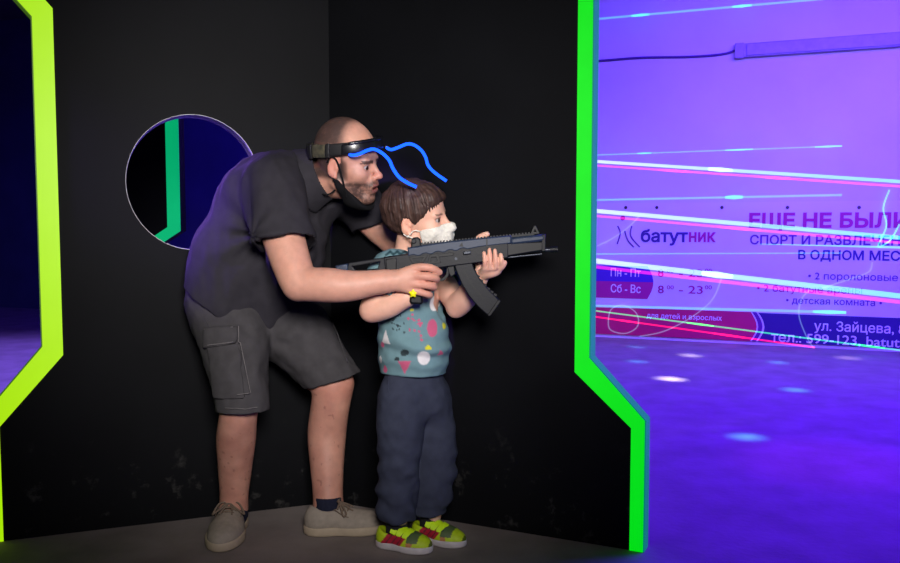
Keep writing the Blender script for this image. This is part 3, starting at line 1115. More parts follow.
M_lace = mat('brown_lace', lin(112, 96, 82), 0.9, noise=0.2, nscale=150)
M_eye1 = eye_mat('brown_eye', (.05, .025, .012))

mR = rot(-20, 6, 12)
mS = .93
mC = A(333, 168, 2.60) - mR @ (np.array((-.010, -.079, -.004)) * mS)
mW = place(mC, mR, mS)
mHead = head_field(mouth_open=.006)
headP = mHead.local(mC, mR, mS, 0.17)

mb = Field()
# trunk (under the clothes)
S0, S1, S2, S3 = A(238, 300, 2.80), A(246, 260, 2.80), A(279, 206, 2.78), A(302, 182, 2.755)
w0, w2 = np.array((.60, .80, 0)), np.array((.757, .653, 0.0))
mb.u(ecap(S0, S1, (.145, .105), (.145, .110), w0))
mb.u(ecap(S1, S2, (.145, .110), (.160, .110), w2), .05)
mb.u(ecap(S2, S3, (.160, .110), (.12, .07), w2), .05)
shR, shL = A(272, 184, 2.625), A(358, 202, 2.90)
mb.u(cap(S3, shR, .05, .055), .04).u(cap(S3, shL, .05, .055), .04)
neck0 = A(314, 180, 2.735)
mb.u(cap(S3, neck0, .070, .062), .03)
mb.u(cap(neck0, mW((-.030, 0, -.045)), .060, .056), .025)
mb.u(cap(neck0, mW((.020, 0, -.075)), .045, .042), .03)
# right arm
elR = A(299, 283, 2.47)
limb(mb, bend([(shR, .056), (A(281, 228, 2.55), .056), (A(291, 262, 2.50), .049), (elR, .043)]), .02)
limb(mb, bend([(elR + np.array((-.004, 0, -.004)), .041), (A(325, 285, 2.455), .044), (A(350, 286, 2.45), .038), (A(375, 282.5, 2.45), .029), (A(389, 281, 2.452), .0265)]), .015)
mb.u(ell(A(296.5, 290, 2.475), (.026, .026, .026)), .02)
# right hand closed round the grip
wr = A(388, 281, 2.452)
kn = [A(413, 268.5, 2.442), A(416, 276, 2.437), A(414, 284, 2.438), A(410.5, 290.5, 2.444)]
for q, r in zip(kn, (.0125, .0125, .012, .011)):
    mb.u(cap(wr + (q - wr) * .1, q, .021, r), .012)
fing = [[(kn[0], .0115), (A(422, 267, 2.436), .0105), (A(431, 268, 2.440), .0100), (A(436, 270, 2.448), .0092), (A(440, 272.5, 2.458), .0082)],
        [(kn[1], .0120), (A(426, 276.3, 2.432), .0110), (A(434, 277.5, 2.440), .0105), (A(436.5, 279.5, 2.462), .0098), (A(430, 281, 2.492), .0090)],
        [(kn[2], .0115), (A(424, 284.8, 2.434), .0105), (A(431.5, 286, 2.442), .0100), (A(434, 287.5, 2.463), .0095), (A(428, 288.5, 2.492), .0088)],
        [(kn[3], .0105), (A(420, 292.2, 2.441), .0095), (A(427.5, 294.3, 2.448), .0090), (A(430, 295.5, 2.464), .0085), (A(425, 296, 2.488), .0080)]]
for fg in fing:
    limb(mb, bend(fg, 5), .003)
limb(mb, bend([(A(392, 276, 2.462), .020), (A(402, 270, 2.478), .0150), (A(412, 264.5, 2.492), .0120), (A(423, 264, 2.502), .0105), (A(430, 266, 2.504), .0090)], 5), .006)
# left arm reaching round behind the boy
elL = A(402, 250, 2.865)
limb(mb, bend([(shL, .050), (A(372, 221, 2.90), .044), (A(386, 236, 2.885), .037), (elL, .035)]), .02)
wl = A(440, 259, 2.815)
limb(mb, bend([(elL, .040), (A(420, 254, 2.845), .034), (wl, .026)]), .015)
for k, (dx, dz) in enumerate(((10, -5), (11, -1), (10.5, 3), (9, 7))):
    q = A(440 + dx, 259 + dz, 2.805)
    mb.u(cap(wl, q, .018, .011), .008)
    limb(mb, bend([(q, .0105), (A(446 + dx, 260 + dz, 2.795), .0095), (A(447 + dx, 261 + dz, 2.780), .0085)], 4), .003)
limb(mb, bend([(wl, .018), (A(444, 250, 2.805), .013), (A(449, 248, 2.795), .010)], 4), .006)
# legs
hipR, hipL = A(220, 297, 2.76), A(265, 295, 2.86)
knR, knL = A(240, 400, 2.62), A(334, 384, 2.80)
anR, anL = A(233.5, 513, 2.745), A(328.5, 514, 2.750)
limb(mb, bend([(hipR, .085), (A(234, 345, 2.71), .070), (knR, .049)]), .04)
limb(mb, bend([(knR, .048), (A(238, 418, 2.635), .048), (A(236, 440, 2.68), .053), (A(235, 470, 2.725), .045), (A(234, 498, 2.745), .036), (anR, .037)]), .02)
limb(mb, bend([(hipL, .085), (A(298, 338, 2.84), .080), (knL, .055)]), .04)
limb(mb, bend([(knL, .055), (A(331, 402, 2.80), .054), (A(327, 432, 2.815), .056), (A(327, 465, 2.79), .047), (A(328, 495, 2.765), .040), (anL, .041)]), .02)
mb.u(ell(knL + np.array((.018, -.012, .006)), (.042, .040, .045)), .02)
toR = A(229, 541, 2.62); toL = A(362, 526, 2.765)
mb.u(cap(anR + np.array((0, 0, -.02)), toR, .036, .026), .02)
mb.u(cap(anL + np.array((0, 0, -.02)), toL, .038, .026), .02)
mb.u(headP, .022)


def clear_boards(f, gap):
    """keep the far side of a figure just clear of the two boards it stands in front of"""
    for pl in (LP, RP):
        f.i(half(np.array(pl.p + pl.n * gap), -np.array(pl.n)), .012)


clear_boards(mb, .024)


def man_col(V, N):
    base = np.array(lin(203, 150, 130)[:3])
    c = np.tile(base, (len(V), 1))
    L = ((V - mC) @ mR) / mS
    inh = (np.linalg.norm(L, axis=1) < .19) & (L[:, 2] > -.16)
    x, y, z = L[:, 0], L[:, 1], L[:, 2]
    nz = vnoise(L, 90, 3) * .5 + vnoise(L, 300, 5) * .5
    # cropped hair: sides and back, thinner over the crown
    hl = .035 + .55 * np.clip(x + .02, 0, 1) + .004 * nz
    side = sstep(.035, .015, x) * sstep(-.055, -.035, z) * sstep(.115, .055, z + .1 * np.clip(x, 0, 1))
    crown = sstep(.060, .015, x + .25 * np.abs(y)) * sstep(.05, .08, z) * .88
    back = sstep(.010, -.03, x) * sstep(-.055, -.03, z) * .80
    ear = (np.abs(y) > .074) & (x > -.035) & (x < .016) & (z > -.045) & (z < .032)
    h = np.clip(np.maximum(np.maximum(side * .85, crown), back) + .12 * nz, 0, .9) * inh
    h[ear] = 0
    c = mixc(c, lin(44, 38, 40), np.clip(h * 1.05, 0, .92))
    # beard, moustache
    jaw = sstep(-.040, -.056, z + .12 * np.clip(.06 - x, 0, .1) + .10 * np.clip(.035 - np.abs(np.abs(y) - .0), 0, .1) * 0) * sstep(-.012, .012, x)
    lip = (np.abs(y) < .021) & (x > .094) & (z < -.058) & (z > -.088)
    chk = sstep(.100, .086, x + .6 * np.abs(y) * 0) * 0 + 1
    bd = np.clip(jaw * chk * (.74 + .55 * nz), 0, .95) * inh * (z > -.16)
    sidebn = sstep(.020, .008, np.abs(x - .022)) * sstep(.03, .01, z) * sstep(-.06, -.04, z) * (np.abs(y) > .055)
    bd = np.maximum(bd, sidebn * .6 * inh)
    bd[ear] = 0
    c = mixc(c, lin(46, 36, 36), np.clip(bd * 1.0, 0, .9))
    c = mixc(c, lin(160, 96, 92), (lip & inh) * .7)
    mouthin = inh & (np.abs(y) < .024) & (x < .1045) & (x > .082) & (z < -.066) & (z > -.0785) & (N @ mR[:, 0] < .75)
    c = mixc(c, lin(95, 38, 40), mouthin * .8)
    # brows
    bx = inh & (x > .070) & (np.abs(np.abs(y) - .033) < .021) & (np.abs(z - .0165 - .05 * (np.abs(y) - .03)) < .0058)
    c = mixc(c, lin(42, 32, 32), bx * .85)
    socket_shade = inh * np.clip(1 - np.linalg.norm((np.abs(L) * (1, 1, 0) + L * (0, 0, 1) - (.084, .034, -.002)) / (.03, .022, .016), axis=1), 0, 1)  # eye socket shade painted in as a darker, redder eyelid tone
    c = mixc(c, lin(140, 88, 80), np.clip(socket_shade * 1.4, 0, .6))
    # nose, ear and cheek flush
    fl = inh * np.clip(1 - np.linalg.norm(L - np.array((.12, 0, -.033)), axis=1) / .03, 0, 1)
    c = mixc(c, lin(214, 122, 108), fl * .6)
    c = mixc(c, lin(210, 128, 112), ear * inh * .45)
    # weathered shins
    leg = (V[:, 2] < .50) * (.5 + .5 * vnoise(V, 25, 8))
    c = mixc(c, lin(150, 92, 80), np.clip(leg, 0, 1) * .55)
    sp = (V[:, 2] < .46) & (vnoise(V, 75, 9) > .74)
    c = mixc(c, lin(110, 62, 56), sp * .4)
    kn_ = np.clip(1 - np.linalg.norm(V - (knL + np.array((.02, -.03, 0))), axis=1) / .07, 0, 1)
    c = mixc(c, lin(196, 118, 100), kn_ * .5)
    hnd = np.clip(1 - np.linalg.norm(V - A(425, 281, 2.44), axis=1) / .06, 0, 1)
    c = mixc(c, lin(205, 132, 116), hnd * .6)
    return c


lo = np.minimum.reduce([S0, shR, toR, hipR]) - .25
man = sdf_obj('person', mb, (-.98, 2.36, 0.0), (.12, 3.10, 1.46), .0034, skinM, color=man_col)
tag(man, 'man in black shirt and charcoal cargo shorts leaning over the boy, steadying the rifle', 'person')
for s in (-1, 1):
    eyeball(mW, mR, mS, s, (1, -.22, -.10), M_eye1, man)

# shirt
pathR = [shR, A(281, 228, 2.55), A(286, 250, 2.52)]
pathL = [shL, A(372, 221, 2.90), A(379, 229, 2.895)]
armR = Field(); limb(armR, bend([(shR, .050), (pathR[1], .0615), (pathR[2], .064), (A(291, 262, 2.50), .064), (elR, .06)]), .02)
armL = Field(); limb(armL, bend([(pathL[1], .048), (pathL[2], .048), (A(386, 236, 2.885), .046), (elL, .046)]), .02)
ca = np.array((.86, -.20, .32)); ca = ca / np.linalg.norm(ca)
cc = A(316, 178, 2.725)
sh = Field()
sh.u(ecap(A(234, 305, 2.80), S1, (.185, .122), (.178, .130), w0))
sh.u(ecap(S1, S2, (.178, .130), (.198, .128), w2), .06)
sh.u(ecap(S2, S3, (.198, .128), (.140, .088), w2), .06)
sh.u(ell(A(246, 205, 2.80), (.090, .10, .115)), .06)
sh.u(ell(A(272, 178, 2.76), (.085, .12, .075)), .06)
sh.u(cap(S3, shR, .078, .078), .05).u(cap(S3, shL, .068, .068), .05)
sh.chain(bend([(shR, .083), (pathR[1], .079), (pathR[2], .078)]), .03)
sh.chain(bend([(shL, .070), (pathL[1], .060), (pathL[2], .058)]), .03)
sh.u(cap(A(262, 318, 2.80), A(298, 250, 2.74), .085, .09), .08)
sh.u(cap(A(220, 302, 2.735), A(230, 255, 2.735), .104, .10), .05)
# sleeve hems
dR = np.array((.16, -.25, -.97)); dR = dR / np.linalg.norm(dR)
capR = Field().u(cap(A(283, 244, 2.53), A(300, 300, 2.46), .095, .10)).i(half(A(283, 242, 2.53), -dR))
sh.s(capR.prim(A(292, 270, 2.5), .22), .004)
sh.s(armR.prim(A(285, 240, 2.53), .22), .004)
dL = np.array((.25, .0, -.97)); dL = dL / np.linalg.norm(dL)
capL = Field().u(cap(A(377, 226, 2.90), A(395, 245, 2.88), .085, .08)).i(half(A(377, 224.5, 2.90), -dL))
sh.s(capL.prim(A(386, 235, 2.89), .16), .004)
sh.s(armL.prim(A(383, 233, 2.89), .16), .004)
# neck opening
sh.s(cap(cc + ca * .045, cc + ca * .2, .105, .13), .02)
sh.s(cap(A(334, 206, 2.69), A(348, 222, 2.66), .026, .012), .012)
sh.i(half(A(190, 283, 2.80), np.array((-.62, -.02, -.80))), .006)


def shirt_disp(V, N):
    f = .0045 * vnoise(V * np.array((1, .7, .5)) @ rot(0, 35).T, 16, 1) + .003 * vnoise(V * np.array((1.2, 1, .5)), 34, 2)
    q = V - A(262, 235, 2.62)
    d = np.linalg.norm(q, axis=1)
    ang = np.arctan2(q[:, 2], q[:, 0])
    f += .006 * np.sin(ang * 9 + 1.2) * sstep(.26, .05, d) * sstep(.015, .06, d)
    q = V - A(300, 250, 2.7)
    d = np.linalg.norm(q, axis=1)
    f += .006 * np.sin((q[:, 0] * .75 - q[:, 2] * .65) * 75 + 2 * vnoise(V, 9, 4)) * sstep(.25, .05, d)
    q = (V - A(215, 285, 2.8))
    d = np.linalg.norm(q, axis=1)
    f += .004 * np.sin((q[:, 0] * .7 + q[:, 2] * .7) * 70 + 2 * vnoise(V, 8, 6)) * sstep(.2, .05, d)
    return f


clear_boards(sh, .016)
shirt = sdf_obj('shirt', sh, (-1.05, 2.40, .50), (.02, 3.15, 1.36), .0045, M_shirt, man, disp=shirt_disp)
shirt['label'] = 'black short-sleeved button shirt'
# collar: a turned-down band round the neck
cf = Field()
cf.u(cap(cc - ca * .030, cc + ca * .030, .108, .088))
cf.s(cap(cc - ca * .060, cc + ca * .060, .107, .071), .002)
cf.i(half(cc + ca * .036, ca), .004).i(half(cc - ca * .040, -ca))
cfw = mR @ np.array((.35, 0, -1.0)); cfw = cfw / np.linalg.norm(cfw)
cf.s(cap(cc + cfw * .10 - ca * .10, cc + cfw * .10 + ca * .09, .030, .036), .003)
sdf_obj('collar', cf, cc - .17, cc + .17, .004, M_shirt, shirt)
M_btn = mat('black_button', lin(30, 30, 34), 0.3)
for px, py in ((333, 226), (328, 246)):
    bp_ = surf(sh, px, py, .002)
    if bp_ is None: continue
    bm = bmesh.new(); bmesh.ops.create_uvsphere(bm, u_segments=12, v_segments=8, radius=.006)
    bmesh.ops.translate(bm, vec=Vector(bp_), verts=bm.verts)
    bm_obj('button', bm, M_btn, shirt, True)

# cargo shorts
so = Field()
so.u(ecap(A(238, 306, 2.80), A(240, 285, 2.80), (.168, .112), (.160, .110), w0))
so.u(ell(A(213, 298, 2.785), (.078, .11, .09)), .06)
so.chain(bend([(A(224, 306, 2.765), .090), (A(235, 345, 2.71), .086), (A(241.5, 392, 2.64), .060), (A(243, 425, 2.60), .056)]), .045)
lL = Field().chain(bend([(hipL, .105), (A(296, 333, 2.845), .099), (A(325, 370, 2.81), .069), (A(342, 391, 2.785), .062)]), .045)
hole = Field()
limb(hole, bend([(A(238, 378, 2.66), .052), (A(241, 402, 2.62), .0515), (A(242, 440, 2.60), .050)]), .01)
so.s(hole.prim(A(238, 400, 2.66), .25), .004)
so.s(Field().u(cap(A(242, 414, 2.6), A(244, 450, 2.60), .14, .14)).i(half(A(242, 411, 2.61), (-.03, .05, 1.0))).prim(A(243, 430, 2.6), .3), .003)
hl = Field(); limb(hl, bend([(A(312, 355, 2.84), .060), (knL, .0585), (A(330, 410, 2.80), .058)]), .01)
lL.s(hl.prim(A(325, 375, 2.82), .22), .004)
lL.i(half(A(330, 381, 2.8), np.array((.30, -.05, -1.0))), .004)
so.u(lL.prim(A(300, 340, 2.87), .32), .03)


def shorts_disp(V, N):
    f = .0035 * vnoise(V * np.array((1, 1, .6)), 18, 1) + .0022 * vnoise(V, 42, 2)
    q = V - A(266, 338, 2.72)
    d = np.linalg.norm(q[:, [0, 2]], axis=1)
    ang = np.arctan2(q[:, 2], q[:, 0])
    f += .0045 * np.sin(ang * 7 + 2 * vnoise(V, 9, 7)) * sstep(.22, .06, d) * sstep(.02, .08, d)
    return f


clear_boards(so, .016)
shorts = sdf_obj('shorts', so, (-1.02, 2.45, .36), (-.22, 3.15, .86), .0045, M_shorts, man, disp=shorts_disp)
shorts['label'] = 'charcoal cargo shorts'


def patch(name, f, cen, h, m, parent, disp=None, thick=.008):
    return sdf_obj(name, f, np.asarray(cen) - h, np.asarray(cen) + h, .0035, m, parent, disp=disp)


# cargo pocket and its flap lie on the outer side of the right leg
leg = Field().chain(bend([(A(224, 306, 2.765), .090), (A(235, 345, 2.71), .086), (A(241.5, 392, 2.64), .060), (A(243, 425, 2.60), .056)]), .045)


def leg_patch(name, quad, off, m):
    f = Field().u(leg.prim(A(230, 350, 2.7), .4, off))
    f.s(leg.prim(A(230, 350, 2.7), .4, off - .009))
    for (x0, y0), (x1, y1) in zip(quad, quad[1:] + quad[:1]):
        a, b = A(x0, y0, 2.62), A(x1, y1, 2.62)
        n_ = np.cross(b - a, (0, 1, 0)); n_ = n_ / np.linalg.norm(n_)
        cc = sum(A(x, y, 2.62) for x, y in quad) / len(quad)
        if (cc - a) @ n_ > 0: n_ = -n_
        f.i(half(a, n_), .003)
    f.i(half(A(230, 350, 2.70), (0, 1, 0)))
    cc = sum(A(x, y, 2.62) for x, y in quad) / len(quad)
    return sdf_obj(name, f, cc - .14, cc + .14, .0035, m, shorts, disp=shorts_disp)


leg_patch('cargo_pocket', [(207, 346), (240, 342), (251, 394), (216, 396)], .008, M_shorts)
leg_patch('pocket_flap', [(202, 328), (238, 325), (238, 343), (203, 348)], .012, M_shorts)



def stitch(name, pts, f, off, parent, m=None, r=.0013, n=8):
    Q = []
    for (x0, y0), (x1, y1) in zip(pts[:-1], pts[1:]):
        for k in range(n):
            q = surf(f, x0 + (x1 - x0) * k / n, y0 + (y1 - y0) * k / n, off)
            if q is not None: Q.append(q)
    return tube(name, Q, r, m or M_stitch, parent, res=1, smooth_path=False)


stitch('stitching', [(205, 345.5), (237, 341.5)], leg, .0135, shorts)
stitch('stitching', [(238.5, 326), (238.5, 342), (240.5, 343), (250.5, 393), (235, 395)], leg, .0125, shorts)
stitch('stitching', [(204, 329.5), (237, 326.5)], leg, .0135, shorts)
stitch('stitching', [(225, 408), (245, 409), (259, 407)], leg, .003, shorts)
stitch('side_seam', [(200, 300), (205, 318), (210, 328)], leg, .003, shorts, M_shorts, .0022)
stitch('side_seam', [(327, 310), (338, 335), (349, 366)], lL, .003, shorts, M_shorts, .0022)

# socks
for an, cx, lab in ((anR, 'R', 0), (anL, 'L', 0)):
    sf = Field()
    if cx == 'R':
        sf.u(cap(A(233.8, 503, 2.745), anR, .040, .043)).u(cap(anR, toR, .044, .030), .02)
        sf.i(half(A(233, 506, 2.745), (0, 0, 1)), .004)
    else:
        sf.u(cap(A(328.2, 494, 2.755), anL, .045, .048)).u(cap(anL, toL, .047, .030), .02)
        sf.i(half(A(328, 495, 2.755), (0.02, 0, 1)), .004)
    sf.i(half((0, 0, .008), (0, 0, -1)))
    sdf_obj('sock', sf, an - .16, an + .16, .004, M_sock, man)


# ---- shoes: local x from heel to toe, y to the left, z up
def shoe_parts(L, W, hs=1.0):
    up = Field()
    up.u(ecap((.20 * L, 0, .040), (.20 * L, 0, .045), (.36 * W, .36 * W), (.30 * W, .30 * W), (0, 1, 0)))
    up.u(ell((.17 * L, 0, .045), (.165 * L, .37 * W, .055)), .02)
    up.u(ecap((.22 * L, 0, .050), (.60 * L, 0, .036), (.36 * W, .044), (.44 * W, .036), (0, 1, 0)), .02)
    up.u(ell((.66 * L, 0, .028), (.335 * L, .48 * W, .042)), .02)
    up.u(cap((.40 * L, 0, .064), (.56 * L, 0, .049), .022, .018), .02)
    up.i(half((0, 0, .016), (0, 0, -1)))
    if hs != 1.0:
        up = Field().u(Prim(lambda P, q=up: q.ev(P / np.array((1, 1, hs), np.float32)) * hs, (L / 2, 0, .05), L))
    so_ = Field()
    so_.u(ell((.22 * L, 0, .016), (.225 * L, .42 * W, .06)))
    so_.u(ell((.68 * L, 0, .016), (.325 * L, .52 * W, .06)), .02)
    so_.u(ecap((.2 * L, 0, .016), (.66 * L, 0, .016), (.38 * W, .05), (.47 * W, .05), (0, 1, 0)), .02)
    so_.i(half((0, 0, .030 * hs), (.0, 0, 1)), .004).i(half((0, 0, .001), (0, 0, -1)), .006)
    return up, so_


def shoe(heel, yaw, L, W, m_up, m_sole, parent, ankle, ar, name='shoe', color=None, disp=None, hs=1.0):
    R = rot(yaw)
    c = np.array((heel[0], heel[1], 0.0))
    up, so_ = shoe_parts(L, W, hs)
    lp = lambda p: c + R @ np.asarray(p, float)
    mid = lp((L / 2, 0, .05))
    uf = Field().u(up.local(c, R, 1.0, .3))
    al = (np.asarray(ankle) - c) @ R
    opening = Field().u(ecap((al[0] - .005, al[1], .07), (al[0] + .01, al[1], .2), (ar, ar * 1.22), (ar * 1.1, ar * 1.45), (0, 1, 0)))
    opening.u(ell((al[0] - .002, al[1], .120 * hs), (.060, .10, .054 * hs)), .02)
    uf.s(opening.local(c, R, 1.0, .3), .006)
    u = sdf_obj(name, uf, mid - np.array((L * .7, L * .7, .06)), mid + np.array((L * .7, L * .7, .10)), .003, m_up, parent,
                color=(lambda V, N: color((V - c) @ R, N @ R)) if color else None, disp=disp)
    sdf_obj('sole', Field().u(so_.local(c, R, 1.0, .3)), mid - np.array((L * .7, L * .7, .06)), mid + np.array((L * .7, L * .7, .06)), .003, m_sole, u)
    def top(x, y):
        zs = np.linspace(.12, .01, 111)
        d = up.ev(np.stack([np.full(111, x), np.full(111, y), zs], 1).astype(np.float32))
        return float(zs[np.argmax(d < 0)]) if (d < 0).any() else .012
    lp.top = top
    return u, lp


def man_laces(u, lp, L, W):
    for k in range(4):
        x = (.40 + .055 * k) * L; z = .096 - .0085 * k
        w_ = .026
        tube('lace', [lp((x, -w_, z - .012)), lp((x + .004, -w_ * .5, z + .001)), lp((x + .006, 0, z + .004)), lp((x + .004, w_ * .5, z + .001)), lp((x, w_, z - .012))], .0032, M_lace, u)
    for s in (-1, 1):
        tube('lace', [lp((.40 * L, 0, .101)), lp((.43 * L, s * .030, .100)), lp((.47 * L, s * .050, .070)), lp((.50 * L, s * .040, .078)), lp((.42 * L, 0, .102))], .0030, M_lace, u)
        tube('lace', [lp((.41 * L, 0, .101)), lp((.50 * L, s * .012, .090)), lp((.58 * L, s * .020 - .004, .078))], .0028, M_lace, u)
    # throat seam
    for s in (-1, 1):
        tube('seam', [lp((.36 * L, s * .036, .088)), lp((.50 * L, s * .040, .064)), lp((.60 * L, s * .030, .060))], .0016, M_lace, u)


sR = A(230, 522, 2.86); sL = A(305, 533, 2.765)
u, lp = shoe((sR[0] + .032, 2.822), -86, .290, .114, M_shoe, M_sole, man, anR, .044)
u['label'] = 'grey suede lace-up shoe'
man_laces(u, lp, .285, .112)
u, lp = shoe((sL[0] + .007, 2.702), 6, .275, .108, M_shoe, M_sole, man, anL, .047)
u['label'] = 'grey suede lace-up shoe'
man_laces(u, lp, .275, .108)

# face mask pulled down under the chin
mk = Field()
mk.u(mHead.local(mC, mR, mS, .2, .009))
mk.u(ell(mW((.050, 0, -.118)), np.array((.060, .056, .030)) * mS, mR), .03)
mk.s(mHead.local(mC, mR, mS, .2, .001))
e1 = mR @ np.array((-.10, 0, 1.0))
mk.i(half(mW((.034, 0, -.072)), mR @ np.array((1.15, 0, 1.0))), .006)
mk.i(half(mW((-.002, 0, -.07)), mR @ np.array((-1, 0, -.15))), .004)
mk.i(half(mW((0, 0, -.030)), mR @ np.array((0, 0, 1.0))), .004)
mask = sdf_obj('face_mask', mk, mC - .24, mC + .24, .0035, M_mask, man)
mask['label'] = 'black cloth face mask pulled down under the chin'
tube('ear_loop', [mW(p) for p in ((.030, -.063, -.100), (.028, -.072, -.070), (.022, -.0775, -.035), (.012, -.0815, .005), (.000, -.084, .028), (-.018, -.083, .030), (-.031, -.079, .012))], .0030, M_mask, mask)
tube('ear_loop', [mW(p) for p in ((.030, .063, -.100), (.028, .072, -.070), (.022, .0775, -.035), (.012, .0815, .005), (.000, .084, .028), (-.018, .083, .030), (-.031, .079, .012))], .0030, M_mask, mask)
tube('strap', [mW(p) for p in ((-.004, -.058, -.072), (-.03, -.066, -.094), (-.06, -.058, -.100), (-.085, -.03, -.098), (-.09, 0, -.098))], .0026, M_mask, mask)

# sensor headband
M_band = mat('black_elastic', lin(24, 24, 27), 0.6, bump=0.15, bscale=300)
M_case = mat('glossy_black_sensor_case', lin(20, 21, 26), 0.25)
M_camo = mat('camouflage_webbing', lin(54, 54, 44), 0.9, color2=lin(92, 86, 66), nscale=55, bump=0.3, bscale=300)
M_led = glow('blue_light_trail_glow', lin(22, 78, 255), 3.2)
hb = Field()
bt = np.array((-.15, 0, 1.0)); bt = bt / np.linalg.norm(bt)
bw = mR @ bt
bc = mW((0, 0, .056))
cr = Field().u(ell((-.010, 0, .050), (.105, .082, .104))).u(ell((.035, 0, .045), (.062, .066, .066)), .03)


def band(name, off0, off1, hw, m, parent, cuts=(), lift=0.0):
    f = Field().u(cr.local(mC, mR, mS, .2, off1)).s(cr.local(mC, mR, mS, .2, off0))
    f.i(half(bc + bw * (hw + lift), bw), .003).i(half(bc - bw * (hw - lift), -bw), .003)
    for p, n_ in cuts:
        f.i(half(mW(p), mR @ np.array(n_)), .002)
    return sdf_obj(name, f, mC - .20, mC + .22, .0032, m, parent)


hbo = band('sensor_headband', .000, .010, .019, M_band, man)
hbo['label'] = 'black sensor headband with camouflage strap'
band('camouflage_strap', .008, .014, .021, M_camo, hbo, cuts=(((-.018, 0, 0), (1, 0, 0)),))
band('sensor_case', .006, .022, .0165, M_case, hbo, cuts=(((.030, 0, 0), (-1, 0, 0)),))
for s_ in (-1, 1):
    band('buckle', .010, .018, .022, M_band, hbo, cuts=(((-.012, 0, 0), (1, 0, 0)), ((-.030, 0, 0), (-1, 0, 0)), ((0, 0, 0), (0, -s_, 0))))
band('back_pad', .010, .022, .024, M_band, hbo, cuts=(((-.088, 0, 0), (1, 0, 0)),))
band('visor_rim', .018, .028, .005, M_case, hbo, cuts=(((.055, 0, 0), (-1, 0, 0)),), lift=.017)
for y_ in (-.066, .02):
    bm = bmesh.new(); bmesh.ops.create_uvsphere(bm, u_segments=14, v_segments=10, radius=.009)
    bmesh.ops.translate(bm, vec=Vector(A(349, 150, 2.585)) if y_ < 0 else Vector(A(386, 147, 2.66)), verts=bm.verts)
    bm_obj('sensor_lens', bm, M_case, hbo, True)
trail1 = [(348.5, 153, 2.565), (352, 155.3, 2.55), (359, 154, 2.535), (367, 150.5, 2.52), (374, 149.2, 2.51), (382, 153, 2.505), (389, 160, 2.50), (393, 168.5, 2.50),
         (399, 177, 2.50), (407, 182.5, 2.50), (416.5, 187, 2.50)]
trail2 = [(386.5, 147.5, 2.655), (391, 149.6, 2.65), (398, 147.5, 2.645), (407, 144, 2.64), (414, 145, 2.64), (421, 150, 2.64), (425.5, 157, 2.64), (428, 165, 2.64), (434, 172, 2.64), (446.5, 181, 2.64)]
for w_ in (trail1, trail2):  # glowing tubes stand for light trails of the moving headband LEDs
    lw = tube('light_trail', [A(*p) for p in w_], .0048, M_led, hbo, res=3)
    lw['label'] = 'wavy blue light trail built as a glowing tube'
# small yellow star, slightly emissive, on the side of the little finger
yk = Field()
yc = A(413, 293.5, 2.4335)
for a in range(5):
    t = a * 2 * math.pi / 5 + .3
    yk.u(cap(yc, yc + .010 * np.array((math.cos(t), 0, math.sin(t))), .0060, .0030), .003)
sdf_obj('yellow_star', yk, yc - .03, yc + .03, .002, mat('emissive_yellow', lin(225, 220, 10), 0.5, emit=lin(225, 220, 10), estr=0.25), man)


# ------------------------------------------------------------------ the boy
bSkin = mat('boy_skin', lin(220, 170, 148), 0.5, noise=0.05, nscale=45, bump=0.08, bscale=260, attr=True, sss=0.12, spec=0.4)
M_tee = mat('printed_teal_jersey', lin(96, 140, 148), 0.9, noise=0.06, nscale=40, bump=0.15, bscale=500, attr=True, spec=0.15)
M_pants = mat('navy_sweatpants', lin(56, 60, 76), 0.95, noise=0.10, nscale=40, bump=0.2, bscale=450, spec=0.12)
M_hair = mat('brown_hair', lin(66, 46, 40), 0.55, noise=0.25, nscale=60, attr=True, spec=0.35)
M_lock = mat('brown_hair_lock', lin(58, 41, 36), 0.55, noise=0.3, nscale=60, spec=0.35)
M_bmask = mat('white_mask_cloth', lin(226, 222, 212), 0.9, noise=0.10, nscale=90, bump=0.4, bscale=160, spec=0.1)
M_bshoe = mat('printed_trainer_fabric', lin(180, 210, 20), 0.6, noise=0.10, nscale=60, attr=True)
M_bstrap = mat('fluorescent_yellow_strap', lin(190, 225, 25), 0.55, noise=0.08, nscale=60, emit=lin(170, 210, 10), estr=0.12)
M_bsole = mat('white_rubber_sole', lin(205, 198, 200), 0.6, noise=0.12, nscale=30)

bR = rot(-17, -5, 10)
bS = .885
bC = A(406.5, 226, 2.555) - bR @ (np.array((-.010, -.079, -.004)) * bS)
bW = place(bC, bR, bS)
bHead = head_field(child=True)

bb = Field()
T0, T1, T2, T3 = A(414, 385, 2.655), A(412, 345, 2.65), A(410, 300, 2.65), A(407, 266, 2.655)
bw_ = np.array((.42, .907, 0))
bb.u(ecap(T0, T1, (.098, .082), (.090, .078), bw_))
bb.u(ecap(T1, T2, (.090, .078), (.105, .076), bw_), .03)
bb.u(ecap(T2, T3, (.105, .076), (.085, .050), bw_), .03)
bshR, bshL = A(392, 268, 2.545), A(428, 262, 2.765)
bb.u(cap(T3, bshR, .04, .038), .03).u(cap(T3, bshL, .04, .038), .03)
bb.u(cap(A(406, 260, 2.655), bW((-.028, 0, -.035)), .040, .040), .02)
bb.u(cap(A(408, 260, 2.65), bW((.010, 0, -.06)), .034, .034), .02)
